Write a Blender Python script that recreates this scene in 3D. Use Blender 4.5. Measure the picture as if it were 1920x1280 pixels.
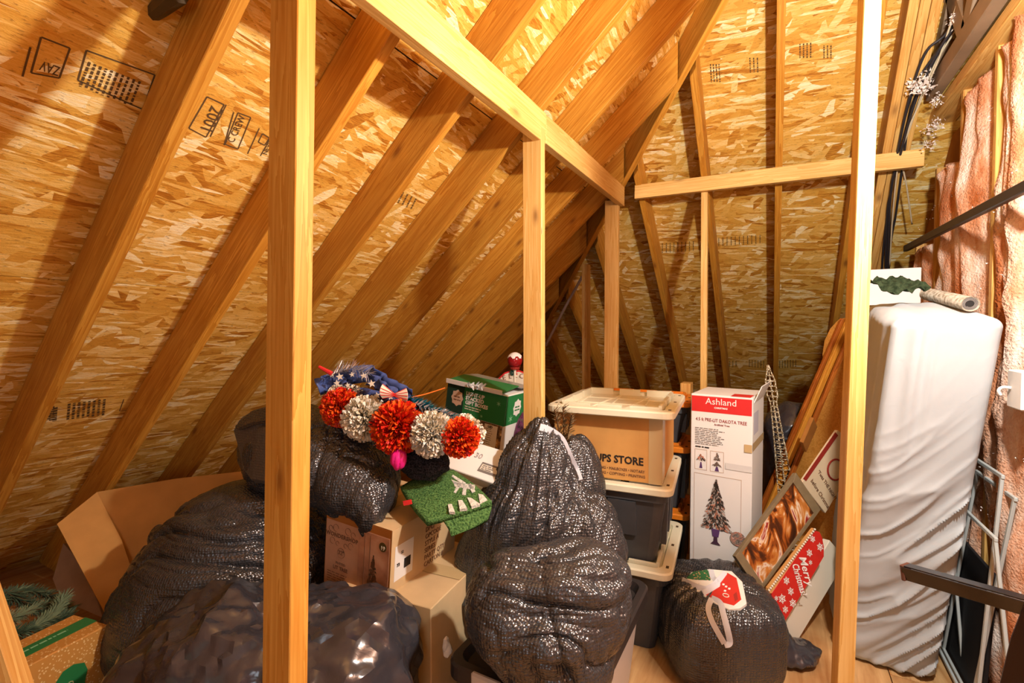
import bpy, bmesh, math, random
import numpy as np
from mathutils import Vector, Matrix, Euler, noise as mnoise

for _o in list(bpy.data.objects):
    bpy.data.objects.remove(_o, do_unlink=True)
SC = bpy.context.scene
COL = SC.collection
random.seed(7)
RNG = np.random.default_rng(11)

# ------------------------------------------------------------------ camera
FPX = 890.0
CAM = Vector((0.0, 0.0, 1.40))
CAM_ROT = Euler((math.radians(90 - 1.6), 0, math.radians(29.1)), 'XYZ').to_matrix()
_cd = bpy.data.cameras.new('camera')
_cd.sensor_width = 36.0
_cd.lens = FPX / 1920.0 * 36.0
_cd.clip_start = 0.02
cam = bpy.data.objects.new('camera', _cd)
cam.location = CAM
cam.rotation_euler = (math.radians(90 - 1.6), 0, math.radians(29.1))
COL.objects.link(cam)
SC.camera = cam

# ------------------------------------------------------------------ light
world = bpy.data.worlds.new('attic_world'); SC.world = world
world.use_nodes = True
_bg = world.node_tree.nodes['Background']
_bg.inputs['Color'].default_value = (1.0, 0.64, 0.33, 1)
_bg.inputs['Strength'].default_value = 0.23

_l = bpy.data.lights.new('attic_bulb', 'POINT')
_l.energy = 112.0; _l.color = (1.0, 0.97, 0.92); _l.shadow_soft_size = 0.035
_lo = bpy.data.objects.new('attic_bulb', _l); _lo.location = (0.45, 1.20, 2.08); COL.objects.link(_lo)

_l2 = bpy.data.lights.new('cool_fill_area', 'AREA')  # added cool fill from behind the camera; no window stands there
_l2.shape = 'RECTANGLE'; _l2.size = 1.0; _l2.size_y = 1.1
_l2.energy = 9.0; _l2.color = (0.80, 0.89, 1.0)
_lo2 = bpy.data.objects.new('cool_fill_area', _l2)
_lo2.location = (0.2, -1.6, 1.2)
_lo2.rotation_euler = (Vector((-1.6, 1.6, 0.6)) - Vector((0.2, -1.6, 1.2))).to_track_quat('-Z', 'Y').to_euler()
COL.objects.link(_lo2)

SC.view_settings.view_transform = 'Standard'
SC.view_settings.look = 'None'
SC.view_settings.gamma = 1.0
SC.view_settings.use_curve_mapping = False
SC.view_settings.exposure = 0.40
SC.cycles.max_bounces = 5
SC.cycles.diffuse_bounces = 3
SC.cycles.use_adaptive_sampling = True
SC.cycles.adaptive_threshold = 0.03
SC.cycles.glossy_bounces = 3
SC.cycles.caustics_reflective = False
SC.cycles.caustics_refractive = False

# ------------------------------------------------------------------ placing helpers
def ray(px, py):
    return CAM_ROT @ Vector(((px - 960.0) / FPX, -(py - 640.0) / FPX, -1.0))
def P(px, py, t):            # point seen at pixel, at forward distance t
    return CAM + ray(px, py) * t
def Pz(px, py, z):
    d = ray(px, py); return CAM + d * ((z - CAM.z) / d.z)
def Py(px, py, y):
    d = ray(px, py); return CAM + d * ((y - CAM.y) / d.y)
def Px(px, py, x):
    d = ray(px, py); return CAM + d * ((x - CAM.x) / d.x)
def Rz(a): return Matrix.Rotation(math.radians(a), 4, 'Z')
def Rx(a): return Matrix.Rotation(math.radians(a), 4, 'X')
def Ry(a): return Matrix.Rotation(math.radians(a), 4, 'Y')
def T(*v):
    return Matrix.Translation(Vector(v[0]) if len(v) == 1 else Vector(v))
def frame(o, x, y=None, z=None):
    """matrix with origin o; x axis kept, y (or z) made orthogonal"""
    x = Vector(x).normalized()
    if z is not None:
        z = Vector(z); z = (z - x * z.dot(x)).normalized(); y = z.cross(x)
    else:
        y = Vector(y); y = (y - x * y.dot(x)).normalized(); z = x.cross(y)
    m = Matrix((x, y, z)).transposed().to_4x4()
    m.translation = Vector(o)
    return m
I4 = Matrix.Identity(4)

WM = {}
def link(o, parent=None, M=I4, local=False):
    COL.objects.link(o)
    if parent is not None:
        o.parent = parent
        PM = WM[parent.name]
        W = PM @ M if local else M.copy()
        o.matrix_basis = PM.inverted() @ W
    else:
        W = M.copy()
        o.matrix_basis = W
    WM[o.name] = W
    return o
def tag(o, label=None, cat=None, group=None, kind=None):
    if label: o['label'] = label
    if cat: o['category'] = cat
    if group: o['group'] = group
    if kind: o['kind'] = kind
    return o
def empty(name, M, label=None, cat=None, group=None, kind=None):
    o = bpy.data.objects.new(name, None)
    o.empty_display_size = 0.05
    link(o, None, M)
    return tag(o, label, cat, group, kind)
def meshobj(name, me, mat, parent=None, M=I4, local=True, smooth=False):
    if mat is not None and not me.materials: me.materials.append(mat)
    if smooth:
        me.polygons.foreach_set('use_smooth', [True] * len(me.polygons))
    o = bpy.data.objects.new(name, me)
    return link(o, parent, M, local)
def pydata(name, verts, faces, mat, parent=None, M=I4, local=True, smooth=False, bevel=0, uv=None):
    me = bpy.data.meshes.new(name)
    me.from_pydata([tuple(v) for v in verts], [], [tuple(f) for f in faces])
    if uv is not None:
        l = me.uv_layers.new(name='UVMap')
        for i, lp in enumerate(me.loops): l.data[i].uv = uv[lp.vertex_index]
    if bevel:
        bm = bmesh.new(); bm.from_mesh(me)
        bmesh.ops.recalc_face_normals(bm, faces=bm.faces)
        bmesh.ops.bevel(bm, geom=list(bm.edges), offset=bevel, segments=1, affect='EDGES', profile=0.5)
        bm.to_mesh(me); bm.free()
    else:
        bm = bmesh.new(); bm.from_mesh(me)
        bmesh.ops.recalc_face_normals(bm, faces=bm.faces); bm.to_mesh(me); bm.free()
    me.update()
    return meshobj(name, me, mat, parent, M, local, smooth)
BOXF = [(0, 1, 3, 2), (4, 6, 7, 5), (0, 4, 5, 1), (2, 3, 7, 6), (0, 2, 6, 4), (1, 5, 7, 3)]
def box(name, lo, hi, mat, parent=None, M=I4, bevel=0.0, local=True):
    v = [(x, y, z) for x in (lo[0], hi[0]) for y in (lo[1], hi[1]) for z in (lo[2], hi[2])]
    return pydata(name, v, BOXF, mat, parent, M, local, bevel=bevel)
def beam(name, p0, p1, w, h, side, mat, parent=None, bevel=0.002, offs=(0, 0)):
    """timber from p0 to p1; local Z along it, local X (width w) towards `side`"""
    p0 = Vector(p0); p1 = Vector(p1); z = (p1 - p0); L = z.length; z.normalize()
    x = Vector(side); x = (x - z * x.dot(z)).normalized(); y = z.cross(x)
    M = Matrix((x, y, z)).transposed().to_4x4(); M.translation = p0
    return box(name, (-w / 2 + offs[0], -h / 2 + offs[1], 0), (w / 2 + offs[0], h / 2 + offs[1], L), mat, parent, M, bevel, local=False)
def multi(name, parts, mat, parent=None, M=I4, local=True, smooth=False, bevel=0):
    """join several (verts, faces) into one mesh"""
    V = []; F = []
    for v, f in parts:
        o = len(V); V += [tuple(a) for a in v]; F += [tuple(i + o for i in q) for q in f]
    return pydata(name, V, F, mat, parent, M, local, smooth, bevel)
def bxv(lo, hi):
    return [(x, y, z) for x in (lo[0], hi[0]) for y in (lo[1], hi[1]) for z in (lo[2], hi[2])], BOXF
def tubev(pts, r, n=8, closed=False, caps=True):
    pts = [Vector(p) for p in pts]; V = []; F = []
    k = len(pts); rs = r if hasattr(r, '__len__') else [r] * k
    prev = None
    for i, p in enumerate(pts):
        a = pts[(i - 1) % k] if (i or closed) else p
        b = pts[(i + 1) % k] if (i < k - 1 or closed) else p
        d = (b - a).normalized()
        if prev is None:
            u = d.orthogonal().normalized()
        else:
            u = (prev - d * prev.dot(d)).normalized()
        prev = u; w = d.cross(u)
        for j in range(n):
            t = 2 * math.pi * j / n
            V.append(p + (u * math.cos(t) + w * math.sin(t)) * rs[i])
    m = k if closed else k - 1
    for i in range(m):
        for j in range(n):
            a = i * n + j; b = i * n + (j + 1) % n
            c = ((i + 1) % k) * n + (j + 1) % n; d = ((i + 1) % k) * n + j
            F.append((a, b, c, d))
    if caps and not closed:
        F.append(tuple(range(n))[::-1]); F.append(tuple((k - 1) * n + j for j in range(n)))
    return V, F
def spline(pts, n=8):
    pts = [Vector(p) for p in pts]; out = []
    for i in range(len(pts) - 1):
        p0 = pts[max(i - 1, 0)]; p1 = pts[i]; p2 = pts[i + 1]; p3 = pts[min(i + 2, len(pts) - 1)]
        for j in range(n):
            t = j / n
            out.append(0.5 * ((2 * p1) + (p2 - p0) * t + (2 * p0 - 5 * p1 + 4 * p2 - p3) * t * t + (3 * p1 - p0 - 3 * p2 + p3) * t ** 3))
    out.append(pts[-1]); return out
def extr(poly, th, z0=0.0):
    """polygon in local XY extruded along Z from z0 to z0+th"""
    n = len(poly)
    V = [(p[0], p[1], z0) for p in poly] + [(p[0], p[1], z0 + th) for p in poly]
    F = [tuple(range(n))[::-1], tuple(range(n, 2 * n))] + [(i, (i + 1) % n, n + (i + 1) % n, n + i) for i in range(n)]
    return V, F
def ngon(cx, cy, rx, ry=None, n=24, a0=0):
    ry = rx if ry is None else ry
    return [(cx + rx * math.cos(a0 + 2 * math.pi * i / n), cy + ry * math.sin(a0 + 2 * math.pi * i / n)) for i in range(n)]
def star(cx, cy, R, r, n=5, a0=math.pi / 2):
    return [(cx + (R if i % 2 == 0 else r) * math.cos(a0 + math.pi * i / n), cy + (R if i % 2 == 0 else r) * math.sin(a0 + math.pi * i / n)) for i in range(2 * n)]
def text(s, size, mat, parent, M, name='lettering', align='LEFT', th=0.0006, sx=1.0, shear=0, spacing=1.0, local=True, bold=0.0):
    cu = bpy.data.curves.new('t', 'FONT'); cu.body = s; cu.size = size; cu.align_x = align
    cu.extrude = th; cu.resolution_u = 2; cu.shear = shear; cu.space_character = spacing; cu.offset = bold
    to = bpy.data.objects.new('t', cu); COL.objects.link(to)
    dg = bpy.context.evaluated_depsgraph_get()
    me = bpy.data.meshes.new_from_object(to.evaluated_get(dg))
    bpy.data.objects.remove(to, do_unlink=True); bpy.data.curves.remove(cu)
    me.materials.clear()
    for v in me.vertices: v.co.x *= sx
    me.name = name
    return meshobj(name, me, mat, parent, M, local)

# ------------------------------------------------------------------ materials
def srgb(r, g, b):
    f = lambda c: (c / 255 / 12.92) if c / 255 <= 0.04045 else ((c / 255 + 0.055) / 1.055) ** 2.4
    return (f(r), f(g), f(b), 1)
class NT:
    def __init__(s, name):
        s.m = bpy.data.materials.new(name); s.m.use_nodes = True
        s.t = s.m.node_tree; s.b = s.t.nodes['Principled BSDF']
    def n(s, typ, **kw):
        nd = s.t.nodes.new('ShaderNode' + typ)
        for k, v in kw.items():
            if k.startswith('_'): setattr(nd, k[1:], v)
            else: nd.inputs[k.replace('__', ' ')].default_value = v
        return nd
    def l(s, a, b): s.t.links.new(a, b)
    def inp(s, k, v): s.b.inputs[k].default_value = v
    def math(s, op, a, b=None, clamp=False):
        nd = s.t.nodes.new('ShaderNodeMath'); nd.operation = op; nd.use_clamp = clamp
        for i, x in enumerate((a, b)):
            if x is None: continue
            if isinstance(x, (int, float)): nd.inputs[i].default_value = x
            else: s.l(x, nd.inputs[i])
        return nd.outputs[0]
    def ramp(s, fac, stops, interp='LINEAR'):
        nd = s.t.nodes.new('ShaderNodeValToRGB'); r = nd.color_ramp; r.interpolation = interp
        while len(r.elements) > 1: r.elements.remove(r.elements[-1])
        r.elements[0].position = stops[0][0]; r.elements[0].color = stops[0][1]
        for p, c in stops[1:]:
            e = r.elements.new(p); e.color = c
        s.l(fac, nd.inputs[0]); return nd.outputs[0]
    def mix(s, fac, a, b, blend='MIX'):
        nd = s.t.nodes.new('ShaderNodeMix'); nd.data_type = 'RGBA'; nd.blend_type = blend
        for i, x in ((0, fac), (6, a), (7, b)):
            if isinstance(x, (int, float, tuple)): nd.inputs[i].default_value = x
            else: s.l(x, nd.inputs[i])
        return nd.outputs[2]
    def bump(s, h, strength=0.3, dist=0.005):
        nd = s.n('Bump', Strength=strength, Distance=dist); s.l(h, nd.inputs['Height'])
        s.l(nd.outputs[0], s.b.inputs['Normal']); return nd
    def vscale(s, vec, sc):
        nd = s.t.nodes.new('ShaderNodeVectorMath'); nd.operation = 'MULTIPLY'
        s.l(vec, nd.inputs[0]); nd.inputs[1].default_value = sc; return nd.outputs[0]
    def vadd(s, a, b):
        nd = s.t.nodes.new('ShaderNodeVectorMath'); nd.operation = 'ADD'
        s.l(a, nd.inputs[0])
        if isinstance(b, tuple): nd.inputs[1].default_value = b
        else: s.l(b, nd.inputs[1])
        return nd.outputs[0]
    def coord(s, k='Object'):
        return s.t.nodes.new('ShaderNodeTexCoord').outputs[k]
    def rand(s):
        return s.t.nodes.new('ShaderNodeObjectInfo').outputs['Random']
MATS = {}
def plain(name, col, rough=0.6, spec=0.3, metal=0.0, noise=0.0, nscale=30, bump=0.0, bscale=80, trans=0.0, sss=0.0, sheen=0.0, alpha=1.0):
    if name in MATS: return MATS[name]
    t = NT(name); c = srgb(*col)
    t.inp('Roughness', rough); t.inp('Specular IOR Level', spec); t.inp('Metallic', metal)
    if trans: t.inp('Transmission Weight', trans)
    if sheen: t.inp('Sheen Weight', sheen)
    if alpha < 1: t.inp('Alpha', alpha)
    if noise:
        nz = t.n('TexNoise', Scale=nscale, Detail=5.0); t.l(t.coord(), nz.inputs['Vector'])
        hi = tuple(min(1, x * (1 + noise)) for x in c[:3]) + (1,); lo = tuple(x * (1 - noise) for x in c[:3]) + (1,)
        t.l(t.ramp(nz.outputs['Fac'], [(0.3, lo), (0.7, hi)]), t.b.inputs['Base Color'])
    else:
        t.inp('Base Color', c)
    if bump:
        nb = t.n('TexNoise', Scale=bscale, Detail=4.0); t.l(t.coord(), nb.inputs['Vector'])
        t.bump(nb.outputs['Fac'], bump, 0.004)
    MATS[name] = t.m; return t.m

def osb_material(name):
    t = NT(name)
    uv = t.coord('UV')
    def noise2(vec, detail, rough=0.5):
        n = t.n('TexNoise', Scale=1.0, Detail=detail); n.noise_dimensions = '2D'
        n.inputs['Roughness'].default_value = rough; t.l(vec, n.inputs['Vector']); return n
    wob = noise2(t.vscale(uv, (11, 11, 0)), 2.0, 0.6)
    base = t.vadd(uv, t.vscale(t.vadd(wob.outputs['Color'], (-0.5, -0.5, -0.5)), (0.014, 0.008, 0)))
    fib = noise2(t.vscale(base, (16, 230, 0)), 2.0)
    chip = noise2(t.vscale(base, (40, 130, 0)), 3.0, 0.72)
    fo = t.math('MULTIPLY', t.math('SUBTRACT', fib.outputs['Fac'], 0.5), 0.55)
    val = None
    for ang, su, sv, off, thr in [(2, 7, 38, 0, 0.0), (-14, 7.5, 34, 4.1, 0.5), (26, 9, 34, 7.3, 0.66), (-52, 10, 30, 9.9, 0.76), (6, 7, 90, 13.3, 0.74)]:
        ro = t.n('VectorRotate', Angle=math.radians(ang)); ro.rotation_type = 'Z_AXIS'; t.l(base, ro.inputs['Vector'])
        vo = t.n('TexVoronoi', Scale=1.0); vo.voronoi_dimensions = '2D'
        t.l(t.vadd(t.vscale(ro.outputs[0], (su, sv, 0)), (off, off * 1.7, 0)), vo.inputs['Vector'])
        sep = t.n('SeparateColor'); t.l(vo.outputs['Color'], sep.inputs[0])
        if val is None: val = sep.outputs[0]
        else:
            mk = t.math('GREATER_THAN', sep.outputs[1], thr)
            hm = t.n('Mix'); hm.data_type = 'FLOAT'
            t.l(mk, hm.inputs[0]); t.l(val, hm.inputs[2]); t.l(sep.outputs[0], hm.inputs[3]); val = hm.outputs[0]
    pal = [(0.0, srgb(170, 106, 26)), (0.10, srgb(204, 144, 50)), (0.4, srgb(218, 166, 70)), (0.68, srgb(230, 184, 94)), (0.90, srgb(244, 214, 142)), (1.0, srgb(252, 236, 190))]
    col = t.ramp(t.math('ADD', val, fo), pal)
    chips = t.ramp(chip.outputs['Fac'], [(0.61, (0, 0, 0, 1)), (0.69, (1, 1, 1, 1))])
    col = t.mix(t.math('MULTIPLY', chips, 0.5), col, srgb(112, 62, 22))
    t.l(col, t.b.inputs['Base Color'])
    t.inp('Roughness', 0.6); t.inp('Specular IOR Level', 0.25)
    t.bump(chip.outputs['Fac'], 0.5, 0.004)
    return t.m

def pine_material(name, c0, c1, knot=True, rough=0.55, sc=1.0):
    t = NT(name); co = t.coord('Object'); rd = t.rand()
    cmb = t.n('CombineXYZ'); t.l(t.math('MULTIPLY', rd, 37.0), cmb.inputs[0]); t.l(t.math('MULTIPLY', rd, 91.0), cmb.inputs[2])
    p = t.vadd(co, cmb.outputs[0])
    g = t.n('TexNoise', Scale=1.0, Detail=5.0); g.inputs['Distortion'].default_value = 0.6
    t.l(t.vscale(p, (26 * sc, 26 * sc, 1.1)), g.inputs['Vector'])
    ring = t.math('FRACT', t.math('MULTIPLY', g.outputs['Fac'], 7.0))
    fine = t.n('TexNoise', Scale=1.0, Detail=3.0); t.l(t.vscale(p, (160, 160, 5)), fine.inputs['Vector'])
    f = t.math('ADD', t.math('MULTIPLY', ring, 0.55), t.math('MULTIPLY', fine.outputs['Fac'], 0.45))
    col = t.ramp(f, [(0.15, srgb(*c0)), (0.8, srgb(*c1))])
    big = t.n('TexNoise', Scale=1.0, Detail=2.0); t.l(t.vscale(p, (6, 6, 2.2)), big.inputs['Vector'])
    col = t.mix(1.0, col, t.ramp(big.outputs['Fac'], [(0.3, (0.84, 0.76, 0.66, 1)), (0.65, (1, 1, 1, 1))]), 'MULTIPLY')
    if knot:
        vo = t.n('TexVoronoi', Scale=1.0); t.l(t.vscale(p, (11, 11, 4.5)), vo.inputs['Vector'])
        sep = t.n('SeparateColor'); t.l(vo.outputs['Color'], sep.inputs[0])
        k = t.ramp(vo.outputs['Distance'], [(0.07, (1, 1, 1, 1)), (0.16, (0.35, 0.35, 0.35, 1)), (0.26, (0, 0, 0, 1))])
        k = t.math('MULTIPLY', k, t.math('GREATER_THAN', sep.outputs[0], 0.72))
        col = t.mix(t.math('MULTIPLY', k, 0.75), col, srgb(118, 62, 20))
    hsv = t.n('HueSaturation'); t.l(t.math('ADD', 0.86, t.math('MULTIPLY', rd, 0.24)), hsv.inputs['Value']); t.l(col, hsv.inputs['Color'])
    t.l(hsv.outputs[0], t.b.inputs['Base Color'])
    t.inp('Roughness', rough); t.inp('Specular IOR Level', 0.3)
    t.bump(f, 0.12, 0.003)
    return t.m

M_OSB = osb_material('osb_strand_board')
M_PINE = pine_material('pine_lumber', (208, 146, 66), (238, 194, 116))
M_RAFT = pine_material('rafter_lumber', (186, 118, 26), (222, 164, 66))
M_STUD = pine_material('pale_pine_stud', (222, 168, 84), (242, 204, 130))
M_STUD_SHADE = pine_material('shaded_pine_stud', (212, 140, 44), (238, 180, 86))  # stud pine with the warm orange shade put into its colour
# ------------------------------------------------------------------ roof geometry (house axes: +X right, +Y to the back)
S = 0.87; TH = math.atan(S); SN, CS = math.sin(TH), math.cos(TH)
A = 3.87      # left slope: z = S (x + A)
B = 6.13      # back slope: z = S (B - y)
RD = 0.165     # rafter depth
WX = 0.74     # right wall plane
SEAM0 = 1.56 / SN

def roof_panels(parent, kind):
    """sheets of strand board on the slope, each one an object, clipped at the hip"""
    rows = [SEAM0 + 1.22 * k for k in range(-2, 4)]
    for r, l0 in enumerate(rows):
        l1 = l0 + 1.22
        a0, a1 = max(l0, -0.25) + 0.0025, l1 - 0.0025
        off = (r % 2) * 1.22
        lo, hi = (-2.6, 6.2) if kind == 'left' else (-3.9, WX + 0.5)
        k = math.floor((lo - off) / 2.44)
        while off + k * 2.44 < hi:
            b0 = max(off + k * 2.44, lo) + 0.0015; b1 = min(off + (k + 1) * 2.44, hi) - 0.0015
            k += 1
            if b1 - b0 < 0.03: continue
            poly = [(b0, a0), (b1, a0), (b1, a1), (b0, a1)]     # (horizontal coord, slope length)
            # hip limit: left: y <= B - A - x ; x = l*CS - A  ->  y <= B - l*CS ; back: x >= -A + (l*CS)
            def clip(poly, f):
                out = []
                for i in range(len(poly)):
                    p, q = poly[i], poly[(i + 1) % len(poly)]
                    fp, fq = f(p), f(q)
                    if fp >= 0: out.append(p)
                    if (fp >= 0) != (fq >= 0):
                        s = fp / (fp - fq); out.append((p[0] + (q[0] - p[0]) * s, p[1] + (q[1] - p[1]) * s))
                return out
            if kind == 'left':
                poly = clip(poly, lambda p: B - p[1] * CS - p[0])
                poly = clip(poly, lambda p: WX + A + 0.6 - p[1] * CS)
            else:
                poly = clip(poly, lambda p: p[0] + A - p[1] * CS)
                poly = clip(poly, lambda p: WX + A + 0.2 - p[1] * CS)
            if len(poly) < 3: continue
            if kind == 'left':
                w = [Vector((l * CS - A, h, l * SN)) for h, l in poly]; nrm = Vector((-SN, 0, CS))
            else:
                w = [Vector((h, B - l * CS, l * SN)) for h, l in poly]; nrm = Vector((0, SN, CS))
            n = len(w)
            V = w + [p + nrm * 0.012 for p in w]
            F = [tuple(range(n)), tuple(range(n, 2 * n))[::-1]] + [(i, n + i, n + (i + 1) % n, (i + 1) % n) for i in range(n)]
            UV = [(h + r * 3.1 + k * 5.7, l + k * 2.3) for h, l in poly] * 2
            pydata('osb_panel', V, F, M_OSB, parent, I4, False, uv=UV)

def prism8(name, V, zdir, side, mat, parent, bevel=0.002):
    """8 world corners (ordered as BOXF), stored in a local frame whose Z runs along the timber"""
    M = Matrix.Identity(4)
    z = Vector(zdir).normalized(); x = Vector(side); x = (x - z * x.dot(z)).normalized(); y = z.cross(x)
    M = Matrix((x, y, z)).transposed().to_4x4(); M.translation = V[0]
    Mi = M.inverted()
    return pydata(name, [Mi @ v for v in V], BOXF, mat, parent, M, False, bevel=bevel)

ceil_left = empty('ceiling_left', T(-2.4, 1.0, 1.2), kind='structure')
roof_panels(ceil_left, 'left')
HW = 0.03
y = 0.688 - 0.406 * 6
while y < B - 0.3:
    V = []
    for end in (0, 1):
        for yy in (y - 0.019, y + 0.019):
            for dep in (0.0015, RD):
                xe = min(B - A - yy - HW * 1.4, WX + 0.55)
                l = (xe + A) / CS if end else (0.02 if xe > -A else 0.0)
                if end == 0 and dep > 0.01: l = 0.0
                # plumb cut at the top: x fixed for both depths
                if end:
                    x = xe; z = S * (x + A) - dep / CS
                else:
                    x = -A + l * CS + dep * 1.0; z = S * (x + A) - dep / CS
                V.append(Vector((x, yy, z)))
    V = [V[i] for i in (0, 1, 2, 3, 4, 5, 6, 7)]
    if min(B - A - y, WX + 0.55) > -A + 0.4:
        prism8('rafter', V, (CS, 0, SN), (0, 1, 0), M_RAFT, ceil_left)
    y += 0.406

_un = plain('dark_gap_backing', (52, 44, 38), 0.9, 0.1)
def gap_backing(parent, W, n):  # unseen dark sheet added to keep world light out of the panel gaps
    pydata('seam_backing', [w + n * 0.016 for w in W] + [w + n * 0.022 for w in W], [(0, 1, 2, 3), (7, 6, 5, 4), (0, 4, 5, 1), (1, 5, 6, 2), (2, 6, 7, 3), (3, 7, 4, 0)], _un, parent, I4, False)
_xt = WX + 0.6
gap_backing(ceil_left, [Vector((-A - .2, -2.6, -.2 * S)), Vector((_xt, -2.6, S * (_xt + A))), Vector((_xt, B - A - _xt, S * (_xt + A))), Vector((-A - .2, B + .2, -.2 * S))], Vector((-SN, 0, CS)))
ceil_back = empty('ceiling_back', T(-1.0, 4.6, 1.2), kind='structure')
roof_panels(ceil_back, 'back')
_xt = WX + 0.2
gap_backing(ceil_back, [Vector((-A, B, 0)), Vector((_xt + .3, B, 0)), Vector((_xt + .3, B - A - _xt, S * (_xt + A))), Vector((_xt, B - A - _xt, S * (_xt + A)))], Vector((0, SN, CS)))
for x in [0.0 - 0.406 * k for k in range(0, 9)] + [0.385, 0.50, 0.540, 0.580]:
    V = []
    for end in (0, 1):
        for xx in (x - 0.019, x + 0.019):
            for dep in (0.0015, RD):
                ye = B - A - xx + HW * 1.4
                yv = ye if end else B - (dep * 1.0 + 0.01)
                V.append(Vector((xx, yv, S * (B - yv) - dep / CS)))
    if B - (B - A - x) > 0.4:
        prism8('rafter', V, (0, -CS, SN), (1, 0, 0), M_PINE if x > 0.45 else M_RAFT, ceil_back)  # paler pine puts the bulb's light into these end rafters' colour

# hip rafter
h0 = Vector((-A, B, 0)); h1 = Vector((WX + 0.0, B - A - WX, S * (WX + A)))
hd = (h1 - h0).normalized(); hs = Vector((1, 1, 0)).normalized(); hn = hd.cross(hs)
if hn.z > 0: hn = -hn
hr = prism8('hip_rafter', [p + hs * (s * 0.019) + hn * dd for p in (h0 + hd * 0.1, h1) for s in (-1, 1) for dd in (0.012, 0.185)], hd, hs, M_RAFT, None)
tag(hr, 'deep diagonal hip rafter where the two roof slopes meet', 'rafter')

# knee wall: posts, purlin boards
KX = -0.93
def post(name, p0, p1, w, d, ang, label, mat=M_STUD, cat='post'):
    p0 = Vector(p0); p1 = Vector(p1)
    o = beam(name, p0, p1, w, d, (math.cos(math.radians(ang)), math.sin(math.radians(ang)), 0), mat, None)
    return tag(o, label, cat)
ZP = S * (KX + A) - RD / CS - 0.005      # underside of rafters over the knee wall
a0 = P(534, 1280, 1.04); a1 = P(550, 0, 1.03)
d = (a1 - a0) / (a1.z - a0.z)
post('wall_stud', a0 - d * a0.z, a1 + d * (ZP - 0.13 - a1.z), 0.092, 0.046, 0, 'tall upright stud nearest the viewer, dividing the picture before the black bags', M_STUD_SHADE)
_sp = post('wall_stud', (KX + 0.005, 1.87, 0), (KX + 0.0, 1.865, ZP - 0.075), 0.089, 0.038, 0, 'upright stud with a split edge rising behind the two tied black bags')
_sp_stud = _sp
post('wall_stud', (KX - 0.03, 3.09, 0), (KX - 0.03, 3.09, ZP - 0.09), 0.089, 0.038, 0, 'upright stud rising behind the cream tote lid')
pu0 = Vector((KX + 0.024, -0.9, ZP - 0.066)); pum = Vector((KX + 0.024, 1.90, ZP - 0.066)); pu1 = Vector((KX + 0.024, 3.12, ZP - 0.066))
tag(beam('purlin_board', pu0, pum, 0.038, 0.132, (1, 0, 0), M_STUD), 'long knotty purlin board running under the rafters from the top edge', 'board')
tag(beam('purlin_board', pum + Vector((0, 0.003, 0)), pu1, 0.038, 0.125, (1, 0, 0), M_STUD), 'shorter purlin board between the two upright studs under the rafters', 'board')

# post near the mattress
b0 = P(1579, 1280, 1.22); b1 = P(1630, 0, 1.20)
d = (b1 - b0) / (b1.z - b0.z)
post('wall_stud', b0 - d * b0.z, b0 + d * (3.2 - b0.z), 0.036, 0.075, 4, 'bright upright stud standing beside the white covered mattress')

# collar across the back rafters
c0 = Py(1191, 361, 3.2); c1 = Py(1732, 296, 3.2)
tag(beam('collar_board', c0, c1, 0.038, 0.089, (0, 1, 0), M_STUD), 'level board nailed across the back rafters', 'board')
s0 = Py(1321, 720, 3.23); s1 = Py(1321, 332, 3.23)
post('wall_stud', (s0.x, 3.245, 0), (s1.x, 3.245, s1.z - 0.0), 0.038, 0.05, 0, 'slim stud holding up the level board across the back rafters')
q0 = P(1101, 715, 3.62); q1 = P(1099, 496, 3.62)
post('wall_stud', (q0.x, q0.y, 0), (q1.x, q1.y, q1.z), 0.038, 0.089, 0, 'short thin stud standing under the hip rafter')

# floor of plywood sheets
def ply_material():
    t = NT('plywood_floor'); uv = t.coord('UV')
    n = t.n('TexNoise', Scale=1.0, Detail=4.0); n.inputs['Distortion'].default_value = 0.8; t.l(t.vscale(uv, (30, 3, 1)), n.inputs['Vector'])
    m = t.n('TexNoise', Scale=3.0, Detail=4.0); t.l(uv, m.inputs['Vector'])
    c = t.ramp(n.outputs['Fac'], [(0.3, srgb(184, 130, 74)), (0.7, srgb(222, 178, 122))])
    t.l(t.mix(1.0, c, t.ramp(m.outputs['Fac'], [(0.35, (0.7, 0.62, 0.55, 1)), (0.6, (1, 1, 1, 1))]), 'MULTIPLY'), t.b.inputs['Base Color']); t.inp('Roughness', 0.6); return t.m
M_PLY = ply_material()
floor = empty('floor', T(-1, 2, -0.02), kind='structure')
_k = 0
for iy in range(-2, 6):
    for ix in range(-4, 2):
        x0 = ix * 1.22 + 0.42; y0 = iy * 1.22 - 0.05 + (ix % 2) * 0.61
        if x0 < -4.6 or x0 > 1.2: continue
        V, F = bxv((x0 + 0.002, y0 + 0.002, -0.018), (x0 + 1.218, y0 + 1.218, 0.0))
        _k += 1
        pydata('floor_panel', V, F, M_PLY, floor, I4, False, uv=[(v[0] + _k, v[1] + _k * 2.2) for v in V])
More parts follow.
